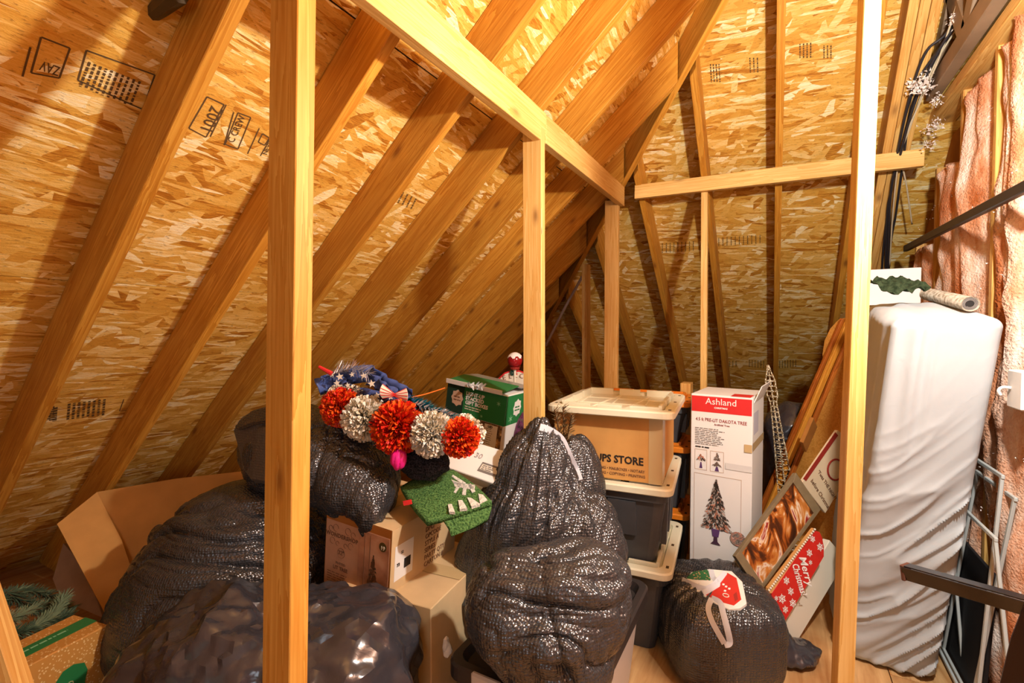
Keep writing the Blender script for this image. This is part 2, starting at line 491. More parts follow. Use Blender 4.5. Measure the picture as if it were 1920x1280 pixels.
# ------------------------------------------------------------------ more materials
def pink_material():
    t = NT('pink_fibreglass'); co = t.coord('Object')
    n = t.n('TexNoise', Scale=9.0, Detail=6.0); n.inputs['Roughness'].default_value = 0.65; t.l(t.vscale(co, (1, 1, 0.35)), n.inputs['Vector'])
    col = t.ramp(n.outputs['Fac'], [(0.30, srgb(176, 96, 50)), (0.43, srgb(214, 144, 102)), (0.54, srgb(234, 186, 156)), (0.66, srgb(250, 228, 212))])
    t.l(col, t.b.inputs['Base Color']); t.inp('Roughness', 0.95); t.inp('Specular IOR Level', 0.05)
    f = t.n('TexNoise', Scale=120.0, Detail=4.0); t.l(co, f.inputs['Vector']); t.bump(f.outputs['Fac'], 0.8, 0.01)
    return t.m
def bag_material(name, col, rough, quilt=0.0, qs=62.0, fine=0.25, fs=26.0):
    t = NT(name); co = t.coord('Object'); t.inp('Base Color', srgb(*col)); t.inp('Roughness', rough); t.inp('Specular IOR Level', 0.9)
    n = t.n('TexNoise', Scale=fs, Detail=3.0); n.inputs['Distortion'].default_value = 0.8; t.l(co, n.inputs['Vector'])
    h = t.math('MULTIPLY', n.outputs['Fac'], fine)
    if quilt:
        v = t.n('TexVoronoi', Scale=qs); v.inputs['Randomness'].default_value = 0.35; t.l(co, v.inputs['Vector'])
        h = t.math('ADD', h, t.math('MULTIPLY', v.outputs['Distance'], -quilt))
    t.bump(h, 0.85, 0.012)
    return t.m
def fabric_material(name, col, col2=None, bs=220, b=0.5, rough=0.95):
    t = NT(name); co = t.coord('Object')
    n = t.n('TexNoise', Scale=bs, Detail=2.0); t.l(co, n.inputs['Vector'])
    c2 = col2 or tuple(int(x * 0.6) for x in col)
    t.l(t.ramp(n.outputs['Fac'], [(0.35, srgb(*c2)), (0.62, srgb(*col))]), t.b.inputs['Base Color'])
    t.inp('Roughness', rough); t.inp('Specular IOR Level', 0.1); t.bump(n.outputs['Fac'], b, 0.006)
    return t.m
def blotch_material(name, stops, scale=14, dist=1.2, rough=0.5, detail=4, aniso=(1, 1, 1)):
    t = NT(name); co = t.coord('Object')
    n = t.n('TexNoise', Scale=scale, Detail=float(detail)); n.inputs['Distortion'].default_value = dist; t.l(t.vscale(co, aniso), n.inputs['Vector'])
    t.l(t.ramp(n.outputs['Fac'], [(p, srgb(*c)) for p, c in stops]), t.b.inputs['Base Color']); t.inp('Roughness', rough)
    return t.m
def dots_material(name, base, dot, scale, thr=0.22):
    t = NT(name); co = t.coord('Object')
    v = t.n('TexVoronoi', Scale=scale); t.l(co, v.inputs['Vector'])
    t.l(t.ramp(v.outputs['Distance'], [(thr, srgb(*dot)), (thr + 0.05, srgb(*base))]), t.b.inputs['Base Color']); t.inp('Roughness', 0.6)
    return t.m
M_PINK = pink_material()
M_BAGQ = bag_material('quilted_black_plastic', (50, 49, 51), 0.25, 0.34, 105.0, fine=0.10, fs=30.0)
M_BAGS = bag_material('smooth_black_plastic', (54, 52, 57), 0.18, 0.0, fine=0.18, fs=18)
M_KRAFT = plain('kraft_cardboard', (204, 150, 84), 0.85, 0.1, noise=0.10, nscale=7)
M_KRAFT2 = plain('pale_kraft_cardboard', (206, 176, 132), 0.85, 0.1, noise=0.08, nscale=9)
M_KRAFTD = plain('brown_cardboard', (168, 108, 50), 0.85, 0.1, noise=0.12, nscale=9)
M_WHITE = plain('white_card', (232, 228, 222), 0.6, 0.2)
M_OFFW = plain('off_white', (222, 212, 192), 0.6, 0.2)
M_CREAM = plain('cream_plastic', (222, 216, 188), 0.42, 0.4)
M_ORANGE = plain('orange_plastic', (226, 128, 30), 0.45, 0.4)
M_BLACKP = plain('charcoal_plastic', (70, 70, 72), 0.45, 0.4, noise=0.08, nscale=20)
M_BLACKL = plain('black_lid_plastic', (50, 44, 42), 0.42, 0.45)
M_CLEARP = plain('milky_plastic', (196, 186, 178), 0.35, 0.4)
M_RED = plain('red_print', (206, 44, 42), 0.55)
M_DRED = plain('dark_red_print', (150, 44, 34), 0.6)
M_GREEN = plain('green_print', (42, 122, 66), 0.5)
M_DGREEN = plain('dark_green_print', (30, 58, 44), 0.5)
M_BLACK = plain('black_print', (40, 34, 30), 0.6)
M_GREY = plain('grey_print', (120, 112, 106), 0.6)
M_BROWNP = plain('brown_print', (120, 84, 60), 0.6)
M_TAN = plain('tan_print', (204, 168, 140), 0.6)
M_TAPE = plain('packing_tape', (196, 168, 120), 0.25, 0.5)
M_STRAP = plain('white_drawstring', (206, 206, 212), 0.45, 0.3)
M_STEEL = plain('dark_steel', (46, 42, 42), 0.38, 0.5, 0.3)
M_ALU = plain('aluminium_white', (196, 200, 196), 0.4, 0.5)
M_INK = plain('stamp_ink', (96, 74, 48), 0.8, 0.1)

def clipout(poly, th, M, mat, name, parent, local=False):
    V, F = extr(poly, th); return pydata(name, V, F, mat, parent, M, local)

# ------------------------------------------------------------------ numpy noise
def vnoise(p, seed=0):
    p = np.asarray(p, dtype=np.float64); i = np.floor(p).astype(np.int64); f = p - i
    u = f * f * (3 - 2 * f)
    def h(x, y, z):
        n = (x * 374761393 + y * 668265263 + z * 2147483647 + seed * 974634777) & 0xffffffff
        n = ((n ^ (n >> 13)) * 1274126177) & 0xffffffff
        n = ((n ^ (n >> 16)) * 2246822519) & 0xffffffff
        return ((n ^ (n >> 15)) & 0xffff) / 65535.0
    r = 0
    for a in (0, 1):
        for b in (0, 1):
            for c in (0, 1):
                w = (u[:, 0] if a else 1 - u[:, 0]) * (u[:, 1] if b else 1 - u[:, 1]) * (u[:, 2] if c else 1 - u[:, 2])
                r = r + w * h(i[:, 0] + a, i[:, 1] + b, i[:, 2] + c)
    return r
def ridge(p, seed=0):
    return 1 - np.abs(2 * vnoise(p, seed) - 1)
_ICO = {}
def ico(n):
    if n not in _ICO:
        bm = bmesh.new(); bmesh.ops.create_icosphere(bm, subdivisions=n, radius=1.0)
        bm.verts.ensure_lookup_table()
        _ICO[n] = (np.array([v.co[:] for v in bm.verts]), [tuple(v.index for v in f.verts) for f in bm.faces]); bm.free()
    return _ICO[n]
CR = CAM_ROT @ Vector((1, 0, 0)); CF = Vector((-math.sin(math.radians(29.1)), math.cos(math.radians(29.1)), 0)); CU = Vector((0, 0, 1))
CMAT = np.array([CR[:], CF[:], CU[:]])       # rows: picture-right, forward, up
def blob(name, center, ells, mat, parent=None, sub=6, p=7.0, floor=None, folds=(), pleat=None, crumple=0.0, cscale=6.0, seed=1, fine=0.004, boxy=2.0):
    """soft bag: smooth union of ellipsoids seen from a centre, with folds.
    ells: (offset right, forward, up, radius right, forward, up); folds: (direction rfu, freq, amp); pleat: (neck offset rfu, count, amp, reach)"""
    D, F = ico(sub); acc = np.zeros(len(D))
    for (ox, oy, oz, rx, ry, rz) in ells:
        c = np.array([ox, oy, oz]); r = np.array([rx, ry, rz])
        if boxy != 2.0 and not (ox or oy or oz):
            h = (np.sum(np.abs(D / r) ** boxy, axis=1)) ** (-1 / boxy)
            acc += h ** p; continue
        d = D / r; o = -c / r
        a = (d * d).sum(1); b = (d * o).sum(1); cc = (o * o).sum() - 1
        disc = b * b - a * cc; ok = disc > 0
        h = np.where(ok, (-b + np.sqrt(np.maximum(disc, 0))) / a, 0); h = np.maximum(h, 1e-4)
        acc += h ** p
    X = D * (acc ** (1 / p))[:, None]
    N = D
    disp = np.zeros(len(D))
    warp = np.stack([vnoise(X * 5 + 11, seed + 40), vnoise(X * 5 + 23, seed + 41), vnoise(X * 5 + 37, seed + 42)], 1) - 0.5
    for i, (fd, freq, amp) in enumerate(folds):
        fd = np.array(fd, float); fd /= np.linalg.norm(fd)
        along = (X + warp * 0.10) @ fd
        Q = (X + warp * 0.07) - along[:, None] * fd * 0.94
        n0 = vnoise(Q * freq, seed + i); r1 = 1 - np.abs(2 * n0 - 1); m = np.clip(1.6 * vnoise(X * 4.0, seed + 20 + i) - 0.15, 0.1, 1.2)
        n1 = vnoise(Q * freq * 2.3 + 7, seed + 50 + i); r2 = 1 - np.abs(2 * n1 - 1)
        disp += amp * ((n0 - 0.5) * 1.0 - 0.8 * np.power(r1, 6.0) - 0.28 * np.power(r2, 5.0)) * m
    if pleat:
        nk, cnt, amp, reach = pleat; nk = np.array(nk, float); ax = nk / np.linalg.norm(nk)
        u = np.cross(ax, [0.3, 0.9, 0.1]); u /= np.linalg.norm(u); w = np.cross(ax, u)
        R = X - nk; dist = np.linalg.norm(R, axis=1)
        ang = np.arctan2(X @ w, X @ u)
        q = np.stack([np.cos(ang) * cnt / 3.0, np.sin(ang) * cnt / 3.0, dist * 2.2], 1)
        disp += amp * (ridge(q, seed + 5) - 0.5) * np.exp(-(dist / reach) ** 2) * np.minimum(1, dist / 0.05)
    if crumple:
        Y = X + warp * 0.12
        c1 = np.abs(2 * vnoise(Y * cscale, seed + 7) - 1); c2 = np.abs(2 * vnoise(Y * cscale * 2.1 + 5, seed + 8) - 1)
        c3 = np.abs(2 * vnoise(Y * cscale * 4.3 + 9, seed + 9) - 1)
        disp += crumple * (0.6 - c1) + crumple * 0.55 * (0.5 - c2) + crumple * 0.22 * (0.5 - c3)
    disp += fine * (vnoise(X * 28, seed + 9) - 0.5)
    X = X + N * disp[:, None]
    W = X @ CMAT + np.array(center)
    if floor is not None:
        low = W[:, 2] < floor + 0.03
        k = np.clip((floor + 0.03 - W[:, 2]), 0, None)
        W[:, 2] = np.where(low, floor + 0.03 * np.exp(-k / 0.05), W[:, 2])
    c0 = np.array(center)
    me = bpy.data.meshes.new(name); me.from_pydata((W - c0).tolist(), [], F); me.update()
    return meshobj(name, me, mat, parent, T(center), False, smooth=True)

def facet_blob(name, center, ells, mat, parent=None, sub=4, amp=.03, floor=None, seed=1, p=7.0, angle=22):
    """crinkled film: coarse random facets with crisp edges"""
    D, F = ico(sub); rg = np.random.default_rng(seed); acc = np.zeros(len(D))
    D = D + rg.normal(0, 0.25 / (2 ** sub), D.shape); D /= np.linalg.norm(D, axis=1)[:, None]
    for (ox, oy, oz, rx, ry, rz) in ells:
        c = np.array([ox, oy, oz]); r = np.array([rx, ry, rz]); d = D / r; o = -c / r
        a = (d * d).sum(1); b = (d * o).sum(1); disc = b * b - a * ((o * o).sum() - 1)
        h = np.where(disc > 0, (-b + np.sqrt(np.maximum(disc, 0))) / a, 0); acc += np.maximum(h, 1e-4) ** p
    X = D * (acc ** (1 / p))[:, None]
    big = ridge(X * 5.2, seed) - 0.5; X = X + D * (rg.normal(0, amp * .15, len(D)) + amp * 2.6 * big + amp * 2.0 * (ridge((X + 0.05 * np.sin(X[:, [1, 2, 0]] * 17)) * 8 + 3, seed + 2) - 0.5) + amp * 1.0 * (ridge(X * 19 + 3, seed + 3) - 0.5))[:, None]
    W = X @ CMAT
    c0 = np.array(center)
    if floor is not None: W[:, 2] = np.maximum(W[:, 2], floor - c0[2])
    me = bpy.data.meshes.new(name); me.from_pydata(W.tolist(), [], F); me.update()
    bm = bmesh.new(); bm.from_mesh(me); bmesh.ops.subdivide_edges(bm, edges=list(bm.edges), cuts=1, smooth=0.6, use_grid_fill=True); bm.to_mesh(me); bm.free()
    o = meshobj(name, me, mat, parent, T(center), False, smooth=True)
    me.set_sharp_from_angle(angle=math.radians(angle)); return o

# ------------------------------------------------------------------ slabs and cartons
def plane3(a, b, c):
    n = (Vector(b) - Vector(a)).cross(Vector(c) - Vector(a)).normalized(); return Vector(a), n
def hit(px, py, pl):
    o, n = pl; d = ray(px, py); return CAM + d * ((o - CAM).dot(n) / d.dot(n))
def slab(name, poly, pl, th, mat, parent=None, bevel=0.0, up=(0, 0, 1), front=0.0):
    """flat board: its outline given where it is seen on the plane pl; thickness goes away from the viewer"""
    o, n = pl
    if n.dot(CAM - o) < 0: n = -n
    W = [hit(x, y, pl) for x, y in poly]
    z = Vector(up) - n * Vector(up).dot(n)
    if z.length < 1e-3: z = Vector((0, 1, 0)) - n * n.y
    z.normalize(); x = z.cross(n)
    cen = sum(W, Vector()) / len(W)
    M = Matrix((x, z, n)).transposed().to_4x4(); M.translation = cen
    Mi = M.inverted()
    P2 = [Mi @ w for w in W]
    V = [(p.x, p.y, front) for p in P2] + [(p.x, p.y, front - th) for p in P2]; k = len(W)
    F = [tuple(range(k)), tuple(range(k, 2 * k))[::-1]] + [(i, k + i, k + (i + 1) % k, (i + 1) % k) for i in range(k)]
    ob = pydata(name, V, F, mat, parent, M, False, bevel=bevel)
    return ob
class Carton:
    """box from three seen corners of its front face; local x to the right, y into depth, z up, origin at the front bottom-left"""
    def __init__(s, name, tl, tr, bl, depth, mat, label, cat='box', group=None, upright=False, w=None, h=None, level=False):
        a, b, c = P(*tl), P(*tr), P(*bl)
        x = (b - a); z = (a - c)
        if upright: z = Vector((0, 0, z.z)); x.z = 0
        s.w = w or x.length; s.h = h or z.length; s.d = depth
        s.M = frame(c, x, z=z)
        if level: s.M = frame(c, x, z=(0, 0, 1)); s.M.translation = a - s.M.to_3x3() @ Vector((0, 0, s.h))
        if upright: s.M.translation = a - Vector((0, 0, s.h))
        s.root = empty(name, s.M @ T(s.w / 2, s.d / 2, 0), label, cat, group)
        s.body = box('body', (0, 0, 0), (s.w, s.d, s.h), mat, s.root, s.M, 0.003, local=False)
    def front(s, x, z, th=0.0): return s.M @ T(x, -0.0008 - th, z) @ Rx(90)
    def right(s, y, z, th=0.0): return s.M @ T(s.w + 0.0008 + th, y, z) @ Rz(90) @ Rx(90)
    def top(s, x, y, th=0.0): return s.M @ T(x, y, s.h + 0.0008 + th)
    def patch(s, face, u0, v0, u1, v1, mat, name='print', th=0.0006, lift=0.0):
        V, F = bxv((u0, v0, 0), (u1, v1, th)); return pydata(name, V, F, mat, s.root, getattr(s, face)(0, 0, lift), False)
    def poly(s, face, pts, mat, name='print', th=0.0006, lift=0.0):
        V, F = extr(pts, th); return pydata(name, V, F, mat, s.root, getattr(s, face)(0, 0, lift), False)
    def txt(s, face, u, v, string, size, mat, lift=0.001, **kw):
        return text(string, size, mat, s.root, getattr(s, face)(u, v, lift), local=False, **kw)
    def lines(s, face, u, v, w, n, dz, h, mat, name='small_print', lift=0.001, seed=3):
        rr = random.Random(seed); parts = []
        for i in range(n):
            x = u; end = u + w * (0.7 + 0.3 * rr.random())
            while x < end:
                k = 0.008 + 0.02 * rr.random(); k = min(k, end - x)
                parts.append(bxv((x, v - i * dz - h, 0), (x + k, v - i * dz, 0.0004))); x += k + 0.004
        o = multi(name, parts, mat, s.root, getattr(s, face)(0, 0, lift), False); return o

def needles(pts, n, ln, seed=1, r=0.0022, droop=0.0, spread=1.0):
    rr = random.Random(seed); V = []; F = []
    pts = [Vector(p) for p in pts]
    for i in range(n):
        f = rr.random() * (len(pts) - 1.001); k = int(f); p = pts[k].lerp(pts[k + 1], f - k); d = (pts[k + 1] - pts[k]).normalized()
        q = Vector((rr.gauss(0, 1), rr.gauss(0, 1), rr.gauss(0, 1))); q = (q - d * q.dot(d)).normalized()
        v = (q * spread + d * 0.75).normalized() * ln * (0.6 + 0.6 * rr.random()); v.z -= droop * ln
        s = v.cross(Vector((rr.random(), rr.random(), 1))).normalized() * r
        o = len(V); V += [p - s, p + s, p + v * 0.7 + s * 0.8, p + v, p + v * 0.7 - s * 0.8]; F.append((o, o + 1, o + 2, o + 3, o + 4))
    return V, F

from mathutils.bvhtree import BVHTree
def bvh_of(objs):
    V = []; F = []
    for o in objs:
        W = WM[o.name]; k = len(V)
        V += [W @ v.co for v in o.data.vertices]; F += [tuple(i + k for i in p.vertices) for p in o.data.polygons]
    return BVHTree.FromPolygons(V, F)
def snap(bv, px, py, lift=0.008, t=1.8):
    d = ray(px, py); loc, n, i, dist = bv.ray_cast(CAM, d.normalized())
    if loc is None: return P(px, py, t)
    return loc - d.normalized() * lift
# ------------------------------------------------------------------ wall of insulation, truss, cables
wall_right = empty('wall_right', T(WX + 0.05, 2.2, 0), kind='structure')
box('sheathing', (WX + 0.06, -2.4, 0), (WX + 0.08, 5.7, 2.42), M_KRAFTD, wall_right, I4, local=False)
ZT = 2.47
def roof_z(y): return S * (B - y) - RD / CS
ys = [3.66 - 0.385 * k for k in range(0, 15)]
for i, y1 in enumerate(ys):
    y0 = y1 - 0.385
    zt = min(ZT, roof_z(y1) - 0.03)
    beam('wall_timber', (WX + 0.02, y1, 0), (WX + 0.02, y1, zt), 0.03, 0.08, (0, 1, 0), M_PINE, wall_right)
    nu, nv = 22, max(12, int(zt / 0.02)); V = []; F = []
    pts = []
    for a in range(nu + 1):
        for b in range(nv + 1):
            pts.append((a / nu, b / nv))
    u = np.array([q[0] for q in pts]); v = np.array([q[1] for q in pts])
    yy = y0 + 0.012 + u * 0.361; zz = 0.01 + v * (zt - 0.02)
    edge = np.sqrt(np.clip(1 - np.abs(2 * u - 1) ** 3.5, 0, 1))
    Q = np.stack([yy * 9 + i * 7.7, zz * 2.2, np.zeros_like(u)], 1)
    big = ridge(Q, 60 + i); sm = vnoise(np.stack([yy * 30, zz * 12, np.zeros_like(u)], 1), 80 + i)
    vf = ridge(np.stack([yy * 13 + i, zz * 0.7, np.zeros_like(u) + 3], 1), 90 + i)
    bul = 0.012 + 0.045 * big + 0.018 * sm + 0.055 * (vf - 0.5)
    tear = np.clip(1 - (zt - zz) / 0.10, 0, 1) * (vnoise(np.stack([yy * 16, zz * 3, zz * 0], 1), 33 + i)) * 0.10
    xx = WX + 0.03 - edge * bul
    zz = zz - tear * 0.9
    V = [(x, y, z) for x, y, z in zip(xx - (WX + 0.03), yy - y0, zz)]
    nn = len(V); V += [(0.035, b - y0, c) for b, c in zip(yy, zz)]
    W1 = nv + 1
    for a in range(nu):
        for b in range(nv):
            q = (a * W1 + b, a * W1 + b + 1, (a + 1) * W1 + b + 1, (a + 1) * W1 + b); F.append(q); F.append(tuple(k + nn for k in q[::-1]))
    for b in range(nv):
        F.append((b, b + nn, b + 1 + nn, b + 1)); k = nu * W1; F.append((k + b, k + b + 1, k + b + 1 + nn, k + b + nn))
    for a in range(nu):
        F.append((a * W1, (a + 1) * W1, (a + 1) * W1 + nn, a * W1 + nn)); k = nv
        F.append((a * W1 + k, a * W1 + k + nn, (a + 1) * W1 + k + nn, (a + 1) * W1 + k))
    pydata('insulation_batt', V, F, M_PINK, wall_right, T(WX + 0.03, y0, 0), False, smooth=True)
beam('top_plate', (WX + 0.0, -2.4, ZT + 0.025), (WX + 0.0, 3.30, ZT + 0.025), 0.11, 0.05, (1, 0, 0), M_PINE, wall_right)
# wall above the top plate
box('gable_sheathing', (WX + 0.06, -2.4, ZT + 0.0), (WX + 0.08, 3.4, ZT + 2.0), M_OSB, wall_right, I4, local=False)

M_TRUSS = plain('weathered_grey_timber', (150, 124, 98), 0.55, 0.4, noise=0.2, nscale=6)
tr = empty('web_truss', T(0.66, 2.0, 2.4), 'grey truss beam with triangular openings above the pink insulation', 'truss')
beam('lower_chord', (0.66, 0.6, 2.568), (0.66, 3.10, 2.568), 0.05, 0.08, (1, 0, 0), M_TRUSS, tr, 0.004)
beam('upper_chord', (0.66, 0.6, 2.90), (0.66, 2.86, 2.90), 0.05, 0.085, (1, 0, 0), M_TRUSS, tr, 0.004)
for k in range(5):
    ya = 3.05 - k * 0.48
    beam('web', (0.66, ya, 2.59), (0.66, ya - 0.24, 2.88), 0.045, 0.085, (1, 0, 0), M_TRUSS, tr, 0.003)
    beam('web', (0.66, ya - 0.26, 2.88), (0.66, ya - 0.46, 2.59), 0.045, 0.085, (1, 0, 0), M_TRUSS, tr, 0.003)

bar = beam('steel_bar', Px(1698, 466, 0.655), Px(1935, 344, 0.655), 0.022, 0.036, (1, 0, 0), M_STEEL, None, 0.003)
tag(bar, 'dark steel bar slanting across the pink insulation', 'bar')

def backp(px, py, off=0.0):
    d = ray(px, py); k = (S * (B - CAM.y) - RD / CS - off / CS - CAM.z) / (d.z + S * d.y); return CAM + d * k
_cab = [('black', [(1832, -20), (1772, 75), (1722, 150), (1698, 215), (1680, 300), (1664, 400), (1654, 500), (1650, 640)], 0.006),
        ('black', [(1812, -20), (1776, 60), (1738, 95), (1712, 160), (1690, 250), (1672, 350), (1662, 430), (1660, 640)], 0.006),
        ('black', [(1850, -20), (1790, 50), (1752, 110), (1716, 190), (1688, 290), (1668, 390), (1664, 640)], 0.0065),
        ('black', [(1846, -26), (1782, 62), (1744, 128), (1708, 205), (1694, 300), (1680, 400), (1668, 480), (1662, 640)], 0.0055),
        ('white', [(1840, -10), (1770, 90), (1735, 160), (1706, 240), (1690, 290), (1700, 350), (1710, 420)], 0.004),
        ('white', [(1800, -10), (1764, 100), (1728, 185), (1700, 250), (1684, 310), (1674, 400), (1668, 500)], 0.004)]
M_CBL = plain('black_cable', (44, 42, 46), 0.4, 0.5); M_CWH = plain('white_cable', (206, 190, 158), 0.5)
_lab = ['outermost black cable looping down the rafter by the truss', 'black cable bowing outward before joining the bundle', 'thick black cable in the middle of the bundle by the truss',
        'black cable nearest the insulation in the bundle', 'pale cable that curves away towards the insulation', 'pale thin cable running straight down among black ones']
for i, (c, pts, r) in enumerate(_cab):
    pl = spline([backp(x, y, 0.012 + 0.008 * (i % 3)) for x, y in pts], 6)
    V, F = tubev(pl, r, 7)
    tag(pydata('electric_cable', V, F, M_CBL if c == 'black' else M_CWH, None, I4, False, smooth=True), _lab[i], 'cable', 'cables beside the truss')
# stray tufts of insulation
_rr = random.Random(5); parts = []
def tuft(c, r, n):
    for _ in range(n):
        p = Vector(c) + Vector((_rr.gauss(0, r), _rr.gauss(0, r), _rr.gauss(0, r))); s = r * 0.28
        a, b, c2 = [p + Vector((_rr.gauss(0, s), _rr.gauss(0, s), _rr.gauss(0, s))) for _ in range(3)]
        d = p + Vector((_rr.gauss(0, s), _rr.gauss(0, s), _rr.gauss(0, s)))
        parts.append(([a, b, c2, d], [(0, 1, 2), (0, 3, 1), (0, 2, 3), (1, 3, 2)]))
for px, py, r, n in [(1726, 160, 0.022, 130), (1756, 190, 0.014, 50), (1750, 235, 0.018, 60), (1742, 270, 0.014, 40), (1790, 35, 0.012, 40), (1735, 145, 0.015, 40)]:
    tuft(backp(px, py, 0.05), r, n)
for k in range(160):
    y = 2.0 + 1.6 * _rr.random(); z = 0.2 + 2.1 * _rr.random()
    tuft((WX - 0.035, y, z), 0.008, 3)
fl = multi('insulation_fluff', parts, plain('white_fluff', (240, 226, 216), 0.95, 0.05), None, I4, False)
tag(fl, 'loose white tufts of insulation caught on cables and wall', 'fluff', kind='stuff')

# ------------------------------------------------------------------ mattress
def rounded_grid(nx, ny, nz):
    idx = {}; V = []; F = []
    def vid(i, j, k):
        if (i, j, k) not in idx: idx[(i, j, k)] = len(V); V.append((i / nx, j / ny, k / nz))
        return idx[(i, j, k)]
    for i in range(nx):
        for j in range(ny):
            for k, rev in ((0, 1), (nz, 0)):
                q = [vid(i, j, k), vid(i + 1, j, k), vid(i + 1, j + 1, k), vid(i, j + 1, k)]; F.append(tuple(q[::-1] if rev else q))
    for i in range(nx):
        for k in range(nz):
            for j, rev in ((0, 0), (ny, 1)):
                q = [vid(i, j, k), vid(i + 1, j, k), vid(i + 1, j, k + 1), vid(i, j, k + 1)]; F.append(tuple(q[::-1] if rev else q))
    for j in range(ny):
        for k in range(nz):
            for i, rev in ((0, 1), (nx, 0)):
                q = [vid(i, j, k), vid(i, j + 1, k), vid(i, j + 1, k + 1), vid(i, j, k + 1)]; F.append(tuple(q[::-1] if rev else q))
    return np.array(V), F
def rounded(Vn, size, r):
    p = Vn * np.array(size); lo = np.full(3, r); hi = np.array(size) - r
    q = np.clip(p, lo, hi); d = p - q; L = np.linalg.norm(d, axis=1); L[L == 0] = 1
    return np.where(np.linalg.norm(d, axis=1)[:, None] > 0, q + d / L[:, None] * r, p)
Vn, Fm = rounded_grid(46, 70, 190)
MS = (0.26, 1.82, 1.44)
Pm = rounded(Vn, MS, 0.035)
a = Pm[:, 0] / MS[0]; b = Pm[:, 1]; c = Pm[:, 2] / MS[2]
front = np.clip(1 - b / 0.06, 0, 1); sidef = np.clip(1 - a / 0.15, 0, 1)
# folds: rise from the near side towards the far side of the end face
ph = c * 1.44 - 0.33 * np.clip(a, 0, 1) ** 1.35 + 0.05 * (1 - np.clip(b / 0.6, 0, 1)) * 0 
wob = vnoise(np.stack([a * 1.5, ph * 2.0, b * 1.5], 1), 3)
fo = ridge(np.stack([(ph + 0.03 * wob) * 11, a * 0.9, b * 0.8], 1), 4)
fo2 = ridge(np.stack([(ph + 0.02 * wob) * 19, a * 1.1, b * 1.2], 1), 6)
amp = np.clip((0.80 - c) / 0.35, 0.04, 1) * np.clip(0.35 + 0.9 * a + 0.5 * (0.6 - c), 0.2, 1.2)
dy = front * (amp * (0.026 * (fo ** 5) + 0.012 * fo2 ** 4))
vs = ridge(np.stack([b * 11, a * 5, c * 1.6], 1), 8)
cor = np.exp(-((a - 0.0) / 0.35) ** 2) * np.clip((c - 0.35) / 0.5, 0, 1)
dy += front * cor * 0.028 * (ridge(np.stack([a * 9 + c * 1.2, c * 2.4, a * 0], 1), 12) - 0.4)
dx = -sidef * (0.022 * vs * np.clip(1.2 - b, 0, 1) + 0.03 * fo * amp)
tz = np.clip((c - 0.93) / 0.07, 0, 1)
dz = tz * (0.075 * np.clip(b / 0.5, 0, 1) - 0.012 + 0.012 * (vnoise(np.stack([a * 6, b * 7, a * 0], 1), 15) - 0.5))
yf = 2.03 + (1 - c) ** 1.0 * 0.39                       # foot stands further back than the head
x0 = 0.362 - (1 - c) * 0.085; x1 = 0.628 - (1 - c) ** 1.1 * 0.058
X = x0 + (x1 - x0) * a + dx; Y = yf + b - dy; Z = Pm[:, 2] + dz + 0.002
me = bpy.data.meshes.new('mattress'); cen = np.array([0.49, 2.9, 0.0])
me.from_pydata((np.stack([X, Y, Z], 1) - cen).tolist(), [], Fm); me.update()
t = NT('white_mattress_cover'); t.inp('Base Color', srgb(188, 193, 195)); t.inp('Roughness', 0.75); t.inp('Specular IOR Level', 0.2); t.inp('Sheen Weight', 0.15)
_n = t.n('TexNoise', Scale=14.0, Detail=4.0); _n.inputs['Distortion'].default_value = 1.0; t.l(t.vscale(t.coord(), (1, 1, 0.6)), _n.inputs['Vector']); t.bump(_n.outputs['Fac'], 0.12, 0.015)
mo = meshobj('mattress', me, t.m, None, T(*cen), smooth=True)
tag(mo, 'mattress in a wrinkled white cover standing on edge by the insulation', 'mattress')

bo = empty('foam_board', T(Py(1676, 560, 2.95)), 'blank white foam board standing on top of the mattress', 'board')
q0 = Py(1618, 585, 2.95); q1 = Py(1726, 585, 2.95); q2 = Py(1726, 501, 2.95)
box('panel', (q0.x, 2.95, 1.515), (q1.x, 2.968, q2.z), M_WHITE, bo, I4, 0.002, local=False)
# ribbed roll on the mattress
r0 = P(1738, 551, 2.02); r1 = P(1820, 570, 1.64)
r0.z = max(r0.z, 1.53); ax = (r1 - r0); 
rl = empty('ribbed_roll', T((r0 + r1) / 2), 'grey ribbed rolled-up mat lying on the mattress top', 'mat')
pts = []; rad = []
nr = 30
for i in range(nr * 4 + 1):
    f = i / (nr * 4); pts.append(r0 + ax * f); rad.append(0.0225 + 0.0032 * math.cos(i * math.pi / 2 * 1.0))
M_ROLL = blotch_material('ribbed_grey', [(0.35, (120, 104, 84)), (0.6, (176, 164, 146))], 60, 0)
V, F = tubev(pts, rad, 20, caps=False); pydata('ribbed_layer', V, F, M_ROLL, rl, I4, False, smooth=False)
V, F = tubev([r0 + ax * 0.02, r0 + ax * 0.985], 0.0135, 16); pydata('hole_shade', V, F, plain('hole_shade', (40, 36, 34), 0.9), rl, I4, False)  # dark cylinder standing in for the shade inside the roll's open end
axn = ax.normalized(); u = axn.orthogonal().normalized(); w = axn.cross(u)
sp = [r1 - ax * 0.012 + (u * math.cos(k * 0.5) + w * math.sin(k * 0.5)) * (0.012 + 0.00022 * k) for k in range(48)]
V, F = tubev(sp, 0.0013, 5); pydata('spiral_edge', V, F, M_GREY, rl, I4, False)
